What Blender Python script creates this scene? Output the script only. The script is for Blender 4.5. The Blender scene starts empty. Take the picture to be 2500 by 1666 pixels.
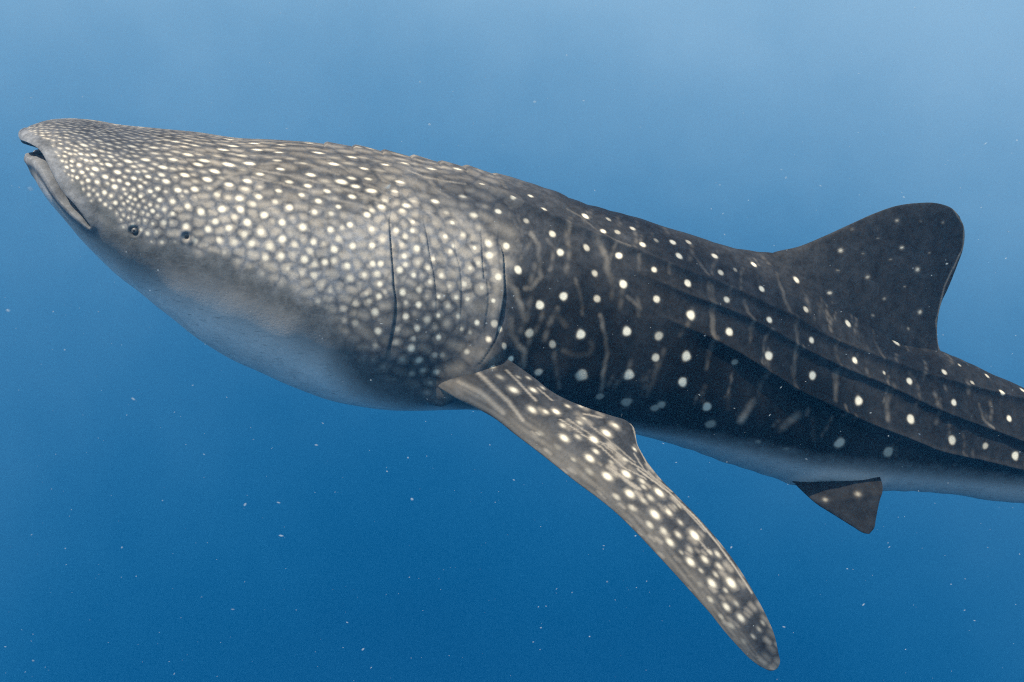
import bpy, math, random
import numpy as np
from mathutils import Vector, kdtree

random.seed(7)
rng = np.random.default_rng(7)
sc = bpy.context.scene
W, H, F = 2500.0, 1666.0, 2681.0          # photograph's pixels, focal length in them
R = math.radians

# ------------------------------------------------------------------ camera
cam_d = bpy.data.cameras.new('camera')
cam_d.sensor_width = 36.0
cam_d.lens = 36.0 * F / W
cam_d.clip_start = 0.05
cam_d.clip_end = 400.0
cam = bpy.data.objects.new('camera', cam_d)
cam.rotation_euler = (R(90), 0, 0)
sc.collection.objects.link(cam)
sc.camera = cam

# ------------------------------------------------------------------ light
SUN_DIR = Vector((-0.34, -0.50, 0.80)).normalized()      # from the scene towards the sun
world = bpy.data.worlds.new('World')
sc.world = world
world.use_nodes = True
wn = world.node_tree
wn.nodes.clear()
wo = wn.nodes.new('ShaderNodeOutputWorld')
wb = wn.nodes.new('ShaderNodeBackground')
sky = wn.nodes.new('ShaderNodeTexSky')
sky.sky_type = 'NISHITA'
sky.sun_disc = False
sky.sun_elevation = math.asin(SUN_DIR.z)
sky.sun_rotation = math.atan2(SUN_DIR.x, SUN_DIR.y)
wb.inputs['Strength'].default_value = 0.12
wn.links.new(sky.outputs[0], wb.inputs[0])
wn.links.new(wb.outputs[0], wo.inputs[0])

sun_d = bpy.data.lights.new('sun', 'SUN')
sun_d.energy = 5.0
sun_d.angle = R(0.6)
sun_d.color = (1.0, 0.91, 0.765)
sun = bpy.data.objects.new('sun', sun_d)
sun.rotation_euler = (-SUN_DIR).to_track_quat('-Z', 'Y').to_euler()
sc.collection.objects.link(sun)

sc.view_settings.view_transform = 'Standard'
sc.view_settings.look = 'None'
sc.view_settings.exposure = 0.7
sc.view_settings.gamma = 1.0
sc.view_settings.use_curve_mapping = False
sc.cycles.use_denoising = False
sc.cycles.pixel_filter_type = 'BLACKMAN_HARRIS'
sc.cycles.filter_width = 1.15
sc.cycles.max_bounces = 5
sc.cycles.diffuse_bounces = 2
sc.cycles.glossy_bounces = 2
sc.cycles.volume_bounces = 0
sc.cycles.transparent_max_bounces = 12

# ------------------------------------------------------------------ helpers
def smooth(x, a, b):
    t = np.clip((x - a) / (b - a), 0, 1)
    return t * t * (3 - 2 * t)

def tag(o, label=None, cat=None, kind=None, group=None):
    if label: o['label'] = label
    if cat: o['category'] = cat
    if kind: o['kind'] = kind
    if group: o['group'] = group
    return o

class NT:
    """small node-tree builder"""
    def __init__(self, name):
        self.m = bpy.data.materials.new(name)
        self.m.use_nodes = True
        self.t = self.m.node_tree
        self.t.nodes.clear()
        self.out = self.t.nodes.new('ShaderNodeOutputMaterial')
    def n(self, kind, **kw):
        nd = self.t.nodes.new(kind)
        for k, v in kw.items():
            setattr(nd, k, v)
        return nd
    def l(self, a, b):
        self.t.links.new(a, b)
    def math(self, op, a, b=None, clamp=False):
        nd = self.n('ShaderNodeMath', operation=op, use_clamp=clamp)
        for i, v in enumerate((a, b)):
            if v is None: continue
            if hasattr(v, 'default_value'): self.l(v, nd.inputs[i])
            else: nd.inputs[i].default_value = v
        return nd.outputs[0]
    def mix(self, fac, a, b):
        nd = self.n('ShaderNodeMix', data_type='RGBA')
        for i, v in ((0, fac), (6, a), (7, b)):
            if hasattr(v, 'default_value'): self.l(v, nd.inputs[i])
            elif isinstance(v, (int, float)): nd.inputs[i].default_value = v
            else: nd.inputs[i].default_value = (*v, 1)
        return nd.outputs[2]
    def noise(self, scale, detail=3, vec=None, rough=0.55):
        nd = self.n('ShaderNodeTexNoise')
        nd.inputs['Scale'].default_value = scale
        nd.inputs['Detail'].default_value = detail
        nd.inputs['Roughness'].default_value = rough
        if vec is not None: self.l(vec, nd.inputs['Vector'])
        return nd

# ------------------------------------------------------------------ open water all round
def make_water():
    Rw, ztop = 27.0, 9.0
    verts, faces = [], []
    nu, nv = 72, 30
    a0 = math.asin(ztop / Rw)
    for j in range(nv + 1):
        el = a0 - (a0 + math.pi / 2) * j / nv
        for i in range(nu):
            az = 2 * math.pi * i / nu
            verts.append((Rw * math.cos(el) * math.cos(az), Rw * math.cos(el) * math.sin(az), Rw * math.sin(el)))
    for j in range(nv):
        for i in range(nu):
            k = (i + 1) % nu
            faces.append((j * nu + i, j * nu + k, (j + 1) * nu + k, (j + 1) * nu + i))
    me = bpy.data.meshes.new('water')
    me.from_pydata(verts, [], faces)
    me.shade_smooth()
    o = bpy.data.objects.new('water', me)
    sc.collection.objects.link(o)
    tag(o, kind='structure')
    t = NT('deep_water')
    tc = t.n('ShaderNodeTexCoord')
    nrm = t.n('ShaderNodeVectorMath', operation='NORMALIZE')
    t.l(tc.outputs['Object'], nrm.inputs[0])
    dot = t.n('ShaderNodeVectorMath', operation='DOT_PRODUCT')
    t.l(nrm.outputs[0], dot.inputs[0])
    d = Vector((0.12, -0.33, 1.0))      # brighter upwards and towards the sun's side, raised out of view as soft fill
    dot.inputs[1].default_value = d
    nz = t.noise(3.2, 4, nrm.outputs[0])
    v = t.math('ADD', t.math('ADD', dot.outputs['Value'], 0.29), t.math('MULTIPLY', t.math('SUBTRACT', nz.outputs[0], 0.5), 0.16))
    nz2 = t.noise(11.0, 5, nrm.outputs[0], .6)
    v = t.math('ADD', v, t.math('MULTIPLY', t.math('SUBTRACT', nz2.outputs[0], 0.5), 0.075))
    sx = t.n('ShaderNodeSeparateXYZ')
    t.l(nrm.outputs[0], sx.inputs[0])
    low = t.math('MULTIPLY', t.math('SUBTRACT', 0.16, sx.outputs[2]), 3.0, True)
    v = t.math('ADD', v, t.math('MULTIPLY', t.math('MINIMUM', t.math('POWER', t.math('ABSOLUTE', sx.outputs[0]), 2.0), 0.25), t.math('MULTIPLY', low, 0.22)))
    lf = t.math('MULTIPLY', t.math('MINIMUM', t.math('MAXIMUM', t.math('SUBTRACT', t.math('MULTIPLY', sx.outputs[0], -1.0), 0.15), 0.0), 0.35), t.math('MULTIPLY', low, 0.36))
    v = t.math('ADD', v, lf)
    ramp = t.n('ShaderNodeValToRGB')
    cr = ramp.color_ramp
    cr.interpolation = 'B_SPLINE'
    # position = (v + 1) / 2.4
    stops = WATER_STOPS
    cr.elements[0].position = (stops[0][0] + 1) / 2.4
    cr.elements[0].color = (*stops[0][1], 1)
    cr.elements[1].position = (stops[-1][0] + 1) / 2.4
    cr.elements[1].color = (*stops[-1][1], 1)
    for p, c in stops[1:-1]:
        e = cr.elements.new((p + 1) / 2.4)
        e.color = (*c, 1)
    t.l(t.math('DIVIDE', t.math('ADD', v, 1.0), 2.4), ramp.inputs[0])
    em = t.n('ShaderNodeEmission')
    t.l(ramp.outputs[0], em.inputs[0])
    t.l(em.outputs[0], t.out.inputs[0])
    t.m.cycles.emission_sampling = 'FRONT_BACK'
    me.materials.append(t.m)

    # the surface overhead: a painted ripple pattern masks the sun into dapples
    n = 96
    me = bpy.data.meshes.new('water_surface')
    rr = math.sqrt(Rw * Rw - ztop * ztop) - 0.002
    me.from_pydata([(rr * math.cos(2 * math.pi * i / n), rr * math.sin(2 * math.pi * i / n), ztop) for i in range(n)], [], [list(range(n))])
    o = bpy.data.objects.new('water_surface', me)
    sc.collection.objects.link(o)
    tag(o, kind='structure')
    t = NT('rippled_surface')
    tc = t.n('ShaderNodeTexCoord')
    wob = t.noise(0.9, 2, tc.outputs['Object'])
    add = t.n('ShaderNodeVectorMath', operation='MULTIPLY_ADD')
    t.l(wob.outputs['Color'], add.inputs[0])
    add.inputs[1].default_value = (0.9, 0.9, 0)
    t.l(tc.outputs['Object'], add.inputs[2])
    mp = t.n('ShaderNodeMapping')
    mp.inputs['Scale'].default_value = (1.0, 1.6, 1.0)
    mp.inputs['Location'].default_value = RIPPLE_SHIFT
    t.l(add.outputs[0], mp.inputs['Vector'])
    vor = t.n('ShaderNodeTexVoronoi', feature='SMOOTH_F1')
    vor.inputs['Scale'].default_value = 1.55
    vor.inputs['Smoothness'].default_value = 0.6
    t.l(mp.outputs[0], vor.inputs['Vector'])
    big = t.noise(0.55, 1, mp.outputs[0])
    g = t.math('POWER', t.math('MULTIPLY', vor.outputs['Distance'], 1.25, True), 1.6)
    g = t.math('ADD', t.math('MULTIPLY', g, 1.3), t.math('MULTIPLY', big.outputs[0], 0.75))
    mr = t.n('ShaderNodeMapRange', interpolation_type='SMOOTHSTEP')
    t.l(g, mr.inputs[0])
    mr.inputs[1].default_value = 0.48; mr.inputs[2].default_value = 1.0
    mr.inputs[3].default_value = 0.30; mr.inputs[4].default_value = 1.0
    g = mr.outputs[0]
    col = t.mix(g, (0.0, 0.0, 0.0), (1.0, 0.98, 0.93))
    tr = t.n('ShaderNodeBsdfTransparent')
    t.l(col, tr.inputs[0])
    t.l(tr.outputs[0], t.out.inputs[0])
    me.materials.append(t.m)

WATER_STOPS = [(-1.0, (0.004, 0.055, 0.150)), (-0.5, (0.002, 0.050, 0.142)), (-0.28, (0.000, 0.052, 0.150)),  # deepest stops held up, out of view, as added fill for the belly
               (-0.18, (0.002, 0.070, 0.182)), (-0.08, (0.012, 0.094, 0.215)), (0.04, (0.032, 0.130, 0.258)),
               (0.15, (0.078, 0.196, 0.328)), (0.28, (0.150, 0.280, 0.412)), (0.50, (0.25, 0.39, 0.52)), (1.0, (0.52, 0.72, 0.88))]
RIPPLE_SHIFT = (0.0, 0.0, 0.0)
make_water()

def make_haze():
    x0, x1, y0, y1, z0, z1 = -6, 8, -2, 13, -4, 3.2
    me = bpy.data.meshes.new('haze')
    v = [(x, y, z) for z in (z0, z1) for y in (y0, y1) for x in (x0, x1)]
    f = [(0, 2, 3, 1), (4, 5, 7, 6), (0, 1, 5, 4), (2, 6, 7, 3), (0, 4, 6, 2), (1, 3, 7, 5)]
    me.from_pydata(v, [], f)
    o = bpy.data.objects.new('haze', me)
    sc.collection.objects.link(o)
    tag(o, kind='stuff')
    t = NT('water_haze')
    vol = t.n('ShaderNodeVolumePrincipled')
    vol.inputs['Color'].default_value = (0.05, 0.32, 0.66, 1)
    vol.inputs['Density'].default_value = 0.013
    vol.inputs['Anisotropy'].default_value = 0.2
    t.l(vol.outputs[0], t.out.inputs['Volume'])
    me.materials.append(t.m)
make_haze()

# ------------------------------------------------------------------ the shark's frame
PSI = R(12.0)
ROLL = R(14.0)                                          # back leaning towards the camera
D0 = 4.6
A = np.array([math.cos(PSI), math.sin(PSI), 0.0])      # towards the tail
B0 = np.array([math.sin(PSI), -math.cos(PSI), 0.0])
Z0 = np.array([0, 0, 1.0])
B = B0 * math.cos(ROLL) - Z0 * math.sin(ROLL)          # towards the near flank
Z = Z0 * math.cos(ROLL) + B0 * math.sin(ROLL)          # towards the back
O = np.array([0.0, D0, 0.0])

def px_plane(X, Y):
    """photo pixel -> (p, z) in the shark's sagittal plane"""
    ray = np.array([(X - W / 2) / F, 1.0, -(Y - H / 2) / F])
    t = (O @ B) / (ray @ B)
    q = ray * t - O
    return np.array([q @ A, q @ Z])

def local_to_world(P):          # P: (...,3) = (p, lateral, z)
    P = np.asarray(P, float)
    return O + P[..., 0:1] * A + P[..., 1:2] * B + P[..., 2:3] * Z

def world_to_local(Q):
    Q = np.asarray(Q, float) - O
    return np.stack([Q @ A, Q @ B, Q @ Z], -1)

def project(P):                 # local -> photo pixels
    Q = local_to_world(P)
    return np.stack([W / 2 + F * Q[..., 0] / Q[..., 1], H / 2 - F * Q[..., 2] / Q[..., 1]], -1)

def to_obj(P):                  # local (p, lat, z) -> coordinates of the shark's Empty
    P = np.asarray(P, float)
    return np.stack([P[..., 0], -P[..., 1], P[..., 2]], -1)

def hermite(t, y, q):
    t = np.asarray(t, float); y = np.asarray(y, float)
    if y.ndim == 1: y = y[:, None]
    d = (y[1:] - y[:-1]) / (t[1:] - t[:-1])[:, None]
    m = np.zeros_like(y)
    h = t[1:] - t[:-1]
    m[1:-1] = (d[:-1] * h[1:, None] + d[1:] * h[:-1, None]) / (h[1:] + h[:-1])[:, None]
    m[0] = d[0] * 1.5 - m[1] * 0.5 if len(t) > 2 else d[0]
    m[-1] = d[-1]
    k = np.clip(np.searchsorted(t, q, side='right') - 1, 0, len(t) - 2)
    s = ((q - t[k]) / h[k])[:, None]
    hk = h[k][:, None]
    s2, s3 = s * s, s * s * s
    return (2 * s3 - 3 * s2 + 1) * y[k] + (s3 - 2 * s2 + s) * hk * m[k] + (-2 * s3 + 3 * s2) * y[k + 1] + (s3 - s2) * hk * m[k + 1]

K = 1.0625
TOP = [(50, 338), (52, 312), (62, 296), (90, 281), (140, 272), (200, 274), (270, 285), (350, 295), (450, 305), (560, 317), (660, 324), (760, 334),
       (860, 348), (960, 364), (1060, 385), (1160, 408), (1260, 437), (1360, 470), (1460, 500), (1560, 532), (1660, 564),
       (1760, 610), (1860, 678), (1960, 742), (2060, 784), (2165, 808), (2260, 848), (2353, 893)]
BOT = [(50, 348), (50, 370), (60, 392), (80, 418), (114, 463), (154, 503), (200, 552), (262, 618), (330, 678), (410, 743), (500, 808), (600, 861),
       (710, 906), (820, 932), (920, 938), (1020, 937), (1110, 938), (1210, 948), (1320, 968), (1430, 990), (1540, 1020),
       (1640, 1054), (1750, 1092), (1850, 1112), (1960, 1122), (2080, 1126), (2200, 1138), (2300, 1152)]
TOPpx = np.array(TOP) * K
BOTpx = np.array(BOT) * K
NV = len(TOP)
Tp = np.array([px_plane(*q) for q in TOPpx])
Bp = np.array([px_plane(*q) for q in BOTpx])
# beyond the frame: the tail stock
c_last = (Tp[-1] + Bp[-1]) / 2
u_last = (Tp[-1] - Bp[-1]) / 2
ax = np.array([math.cos(R(17)), -math.sin(R(17))])
for dist, hh in ((0.35, 0.205), (0.75, 0.160), (1.2, 0.118), (1.6, 0.092), (1.95, 0.078), (2.25, 0.072)):
    un = np.array([math.sin(R(17)), math.cos(R(17))])
    c = c_last + ax * dist
    Tp = np.vstack([Tp, c + un * hh]); Bp = np.vstack([Bp, c - un * hh])
mid = (Tp + Bp) / 2
S = np.concatenate([[0], np.cumsum(np.linalg.norm(mid[1:] - mid[:-1], axis=1))])

def width_at(s):
    ss = [0, .015, .04, .09, .17, .3, .5, .8, 1.1, 1.4, 1.75, 2.1, 2.6, 3.1, 3.7, 4.3, 5.0, 5.7, 6.4, 7.5]
    ww = [.02, .13, .205, .28, .345, .415, .465, .505, .52, .515, .475, .44, .395, .345, .28, .215, .155, .115, .085, .07]
    return np.interp(s, ss, ww)

def sec_shape(th, s):
    """unit cross-section, th 0 = back, pi = belly -> (lateral, vertical)"""
    th = np.asarray(th); s = np.asarray(s)
    v0 = np.interp(s, [0, .3, .9, 1.4, 2.0, 3.0, 5.0], [-.05, -.22, -.24, -.26, -.30, -.22, 0.0])
    c, sn = np.cos(th), np.sin(th)
    e = np.interp(s, [0, .4, 1.3, 2.2, 3.5, 6.0], [.85, .86, .90, .92, .95, 1.0])
    lat = np.abs(sn) ** e
    vert = v0 + np.where(c > 0, (1 - v0) * c, (1 + v0) * c)
    return lat, vert

# fit the sagittal outline so that the drawn silhouette has the photo's edge
ths = np.linspace(0, math.pi, 81)
for it in range(5):
    for k in range(1, NV):
        C, U = (Tp[k] + Bp[k]) / 2, (Tp[k] - Bp[k]) / 2
        lat, vert = sec_shape(ths, S[k])
        w = width_at(S[k])
        for sgn in (1, -1):
            pass
        P = []
        for sgn in (1, -1):
            P.append(np.stack([C[0] + U[0] * vert, sgn * w * lat, C[1] + U[1] * vert], -1))
        q = project(np.vstack(P))
        d = TOPpx[k] - BOTpx[k]
        L = np.linalg.norm(d); d = d / L
        a = (q - BOTpx[k]) @ d
        mpp = local_to_world(np.array([C[0], 0, C[1]]))[1] / F
        un = U / np.linalg.norm(U)
        Tp[k] -= un * (a.max() - L) * mpp * 0.9
        Bp[k] -= un * (a.min() - 0) * mpp * 0.9

s_edge = S[NV - 1]
s_list = [0.0012 * (1 + 0.06 * i) ** 1.0 * i for i in range(0, 40)]
s_list = list(np.unique(np.concatenate([np.linspace(0, 1, 60) ** 2 * 0.15, np.arange(0.153, 1.75, 0.0034), np.arange(1.753, s_edge + 0.1, 0.0045), np.arange(s_edge + 0.11, S[-1], 0.02), [S[-1]]])))
Sg = np.array(s_list)
NS = len(Sg)
NN, NF = 400, 110
th_near = np.linspace(0, math.pi, NN)
th_far = np.linspace(math.pi, 2 * math.pi, NF + 2)[1:-1]
TH = np.concatenate([th_near, th_far])
NC = len(TH)
Tg = hermite(S, Tp, Sg); Bg = hermite(S, Bp, Sg)
Cg, Ug = (Tg + Bg) / 2, (Tg - Bg) / 2
Wg = width_at(Sg)
kern = np.ones(9) / 9
Wsm = np.convolve(np.pad(Wg, 4, mode='edge'), kern, mode='valid')
Wg = np.where(Sg > 0.2, Wsm, Wg)
lat, vert = sec_shape(TH[None, :] * np.ones((NS, 1)), Sg[:, None] * np.ones((1, NC)))
sgn = np.where(TH > math.pi, -1.0, 1.0)[None, :]
V = np.stack([Cg[:, 0:1] + Ug[:, 0:1] * vert, sgn * Wg[:, None] * lat, Cg[:, 1:2] + Ug[:, 1:2] * vert], -1)

def grid_normals(V):
    du = np.gradient(V, axis=0)
    dv = np.roll(V, -1, axis=1) - np.roll(V, 1, axis=1)
    n = np.cross(du, dv)
    n /= np.linalg.norm(n, axis=-1, keepdims=True) + 1e-12
    cen = np.stack([Cg[:, 0], np.zeros(NS), Cg[:, 1]], -1)[:, None, :]
    flip = np.sign(np.sum(n * (V - cen), -1, keepdims=True))
    return n * np.where(flip == 0, 1, flip)
N = grid_normals(V)

# which near-side points the photo can see, and where they fall in it
PX = project(V[:, :NN])
cam_l = world_to_local(np.zeros(3))
facing = np.sum(N[:, :NN] * (cam_l - V[:, :NN]), -1) > 0.0
PXf = np.where(facing[..., None], PX, 1e6).reshape(-1, 2).astype(np.float32)

def locate(X, Y):
    """grid index of the body point seen at a photo pixel"""
    d = (PXf[:, 0] - X) ** 2 + (PXf[:, 1] - Y) ** 2
    k = int(np.argmin(d))
    return k // NN, k % NN, float(d[k]) ** 0.5

# ------------------------------------------------------------------ markings read off the animal
# crops: (origin x, origin y, scale)
CF = (0, 240, .28058); CG = (560, 280, .28058); CH = (700, 620, .28058); CA = (1140, 360, .28058); CB = (1140, 700, .28058)
D1 = (1700, 440, .3444); D2 = (1700, 860, .3444); C3 = (1040, 820, .2679); C4 = (1400, 1140, .3354)
def cp(c, x, y): return c[0] + x * c[2], c[1] + y * c[2]

SPOTS = {
 'F': (CF, "1750,985,48,1 1925,960,48,1 2095,965,45,1 2085,865,45,1 2250,855,40,.8 1630,935,40,.9 1500,900,36,.9 1385,885,30,.9 1550,800,40,1 1695,795,42,.9 1445,725,38,1 1370,785,30,.9 1605,670,40,1 1800,705,42,1 1865,635,42,1 1990,575,48,1 2165,560,42,1 2150,715,40,1 1995,750,40,1 2265,660,35,.8 1420,605,38,1 1120,553,38,1 1270,540,36,1 1025,645,34,1 945,580,32,1 825,620,34,1 1000,775,36,1 1170,700,28,1 1290,685,28,1 1110,745,28,1 1305,805,28,1 1220,770,24,1 1405,665,32,.8 920,690,32,.9 850,735,28,.9 910,820,32,.9 1005,910,28,.8 1535,390,32,.8 1695,415,32,.6 1510,540,36,.8 1340,435,34,.8 1155,425,34,.8 1630,495,38,.8 1780,545,42,.8 1725,575,40,.8 1940,445,36,.9 2025,410,36,.8 1995,352,36,.8 2210,393,36,.9 2240,447,36,.8 2100,495,40,.5 1615,1115,42,.9 1810,1140,42,.9 1995,1125,45,.9 2150,1080,48,1 1870,1065,42,.8 2195,1265,45,.9 1905,1235,40,.7 2040,1255,40,.6 2125,1180,42,.7 1425,1085,35,.6 1700,1235,35,.5 1325,975,28,.9 1425,970,28,.7 1500,1000,28,.8 2135,785,38,.6 1890,840,38,.6 725,410,34,.9 945,405,30,.7 855,372,30,.7 815,495,28,.9 705,490,24,.9 585,437,22,.8 965,512,26,.9 755,545,26,.8 845,548,26,.7 625,550,22,.8 690,585,24,.9 640,633,24,.8 715,645,24,.9 670,695,22,.9 765,715,24,.9 805,665,26,.7 580,600,20,.8 540,550,18,.8 1220,855,24,.9 1130,860,22,.9 1160,795,22,.8 1110,635,24,.7 1200,640,24,.8 1040,575,24,.6 1090,685,22,.6 1035,715,24,.8"),
 'G': (CG, "10,210,22,.8 205,250,28,.8 450,265,28,.7 690,255,35,.8 240,305,24,.8 430,328,28,.8 775,335,35,.9 1065,375,32,.9 1355,437,28,.9 1530,420,28,.7 1760,460,32,.8 1985,480,35,.8 2195,622,28,.9 1220,320,30,.5 1110,310,30,.4 910,430,40,1 1170,470,32,.8 1210,555,32,.6 1490,585,35,1 1440,665,32,.7 640,430,30,.4 415,400,32,.5 170,415,35,.7 20,435,25,.7 445,475,32,.9 710,525,38,1 285,520,32,.8 970,585,50,1 1065,550,35,.7 1100,625,38,.9 1240,660,45,1 155,570,32,.9 520,585,35,.7 680,625,35,.9 850,665,35,.9 150,640,32,.7 270,625,32,.4 425,660,35,.8 630,705,35,.8 1065,710,38,.9 10,605,30,.8 775,760,38,.9 950,800,32,.9 1320,800,42,1 1240,830,35,.6 1200,870,42,1 1540,790,42,1 1500,830,35,.6 1350,750,35,.5 1795,750,38,1 2030,715,35,.7 1890,855,32,.4 2130,880,45,.8 1610,750,32,.4 1940,940,28,.9 1600,930,28,.9 90,725,40,.9 270,710,38,.9 205,780,42,.6 105,820,45,1 525,810,45,1 305,870,48,1 740,845,38,.9 890,860,40,.6 400,760,35,.6 160,935,45,1 455,940,45,1 640,985,50,1 45,890,40,.5 10,985,42,.8 1050,955,40,1 880,1005,42,1 980,985,35,.5 1240,1000,38,1 1450,1010,38,.9 1595,1010,32,.9 120,1035,42,.7 275,1025,48,1 460,1080,48,1 735,1110,42,.9 1075,1145,45,1 1245,1135,40,1 1530,1060,40,.6 1330,1090,35,.5 1500,1135,35,.5 1630,1165,42,1 200,1120,48,1 350,1145,50,.7 45,1120,35,.6 915,1170,45,1 570,1135,38,.6 450,1230,45,.9 655,1255,48,.9 310,1240,40,.7 950,1085,40,.5 825,1290,42,.9 910,1270,38,.6 1030,1315,42,1 1525,1230,36,1 1530,1305,36,.8 1480,1355,45,.9 1605,1395,36,1 1770,1260,28,1 1875,1065,32,.9 1950,1150,32,.7 1920,1195,32,.8 2030,1050,35,.6 2130,1160,28,1 1730,1335,32,.8 1840,1400,36,.9 2095,1340,30,.8 2160,1290,32,.6 2250,1120,50,1 2260,1230,50,1 1640,1290,35,.5 1290,1385,45,.6 1175,1395,35,.8 740,1405,45,.6 1050,1425,45,.5 1310,1470,38,.9 1745,1460,32,.8 1505,1545,45,.9 2040,1480,36,.8 2195,1510,30,.6 1910,1490,28,.5 700,1190,40,.5 1250,1295,40,.9 1310,1300,40,.8 510,1335,30,.4"),
 'H': (CH, "155,40,45,.8 240,90,40,.5 335,85,42,.8 415,60,35,.5 530,100,42,.9 235,195,45,.4 130,165,35,.35 555,200,50,.4 680,185,36,.8 795,170,45,.6 810,260,40,.9 800,375,38,.8 850,325,30,.4 700,350,30,.4 1010,335,45,.9 600,430,40,.4 715,410,35,.35 765,510,50,.7 490,480,45,.3 1150,440,42,.95 1035,430,35,.5 1035,545,42,.8 1150,310,40,.5 1110,185,34,1 985,145,50,.9 1240,245,35,.9 1335,190,36,.9 1235,125,32,.7 1320,375,28,1 1475,380,32,.9 1575,395,32,.8 1545,270,35,.8 1600,130,30,.8 1415,285,25,.5 1695,295,25,.6 1660,70,28,.8 1780,30,50,1 1840,200,40,.9 1790,408,28,.8 1405,455,38,.5 1315,540,32,.8 1490,540,35,.6 1225,570,50,.5 1650,592,34,1 1130,640,42,.7 970,655,38,.4 800,670,48,.7 600,600,50,.3 1325,728,38,.85 1100,735,35,.45 1520,655,30,.5 1590,680,28,.4 1085,820,50,.8 1560,850,38,.5 950,770,45,.35 770,800,40,.3 1290,880,42,.4 1350,880,42,.35 1150,925,48,.6 1010,920,40,.3 1300,1020,42,.55 1190,1015,40,.4 1090,1040,40,.3 1740,735,38,.7 1850,650,36,.6 1800,600,45,.5 1880,790,40,.5 1945,915,36,1 2115,690,45,.5 2200,1035,40,.6 2015,145,40,1 2205,445,45,1 1380,1120,45,.5 1250,1110,30,.3 300,270,30,.3 380,320,30,.3"),
 'A': (CA, "130,335,22,1 270,565,38,1 550,430,25,.8 395,460,25,.7 655,560,30,.8 1030,600,35,1 1230,625,25,.45 1180,745,30,.9 1440,712,28,.8 1525,860,32,.9 1785,832,32,1 1925,830,28,.5 1835,960,35,1 2150,950,32,.95 2200,1100,32,.7 740,750,35,.7 815,912,38,.95 1035,875,35,.6 1325,945,35,1 1615,1075,30,.8 1360,1195,42,1 1650,1320,36,.75 1910,1192,38,1 2250,1330,34,.8 1940,1460,46,1 345,860,35,.9 445,1070,42,1 640,1375,45,1 840,1298,42,1 1130,1320,36,.5 1115,1095,32,.5 60,600,45,.8 520,645,30,.4 190,840,50,1 210,960,45,.9 270,1130,38,.8 220,1330,25,.7 95,1000,22,.6 30,1060,25,.6 65,875,22,.7 85,1520,28,.7 1640,820,25,.3 1310,740,30,.4"),
 'B': (CB, "985,420,48,1 1390,390,46,1 1665,430,45,.5 1645,620,42,.65 1910,605,48,.9 1880,830,48,.85 2270,400,40,.9 995,770,60,.6 1410,770,52,.8 635,745,42,.6 555,410,42,.5 380,630,42,1 300,510,40,.5 750,500,38,.45 2090,1050,48,.65 1390,1010,55,.35 1640,1060,45,.35 1690,1030,45,.35 2120,1200,50,.3 170,455,35,.5 235,320,40,.5 1155,950,40,.3"),
 'D1': (D1, "125,540,22,1 165,665,25,.8 400,603,22,1 600,590,22,.6 455,775,26,1 675,740,26,.9 755,925,24,.6 210,855,24,.8 508,993,26,1 230,1085,35,1 503,1243,36,1 800,1140,26,.9 945,795,22,.9 1048,1037,25,.9 1408,1165,28,.9 810,1383,34,1 1112,1285,26,.9 1320,1370,15,.5 1505,1430,28,.9 1745,1367,24,.8 1865,1310,14,.4 2060,1388,18,.6 1945,1440,18,.4 2145,1512,24,.8 2310,1495,20,.7 275,640,20,.3 260,1290,28,.3 665,488,14,.7"),
 'D2': (D2, "1140,343,36,.95 1505,470,36,.85 1815,360,26,.9 2210,473,24,.9 1797,615,36,.7 2035,660,26,.5 2242,725,34,.9 75,395,35,.6 100,515,35,.3 1015,645,45,.5 1360,705,45,.4 630,700,35,.25 430,640,30,.25"),
}
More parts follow.
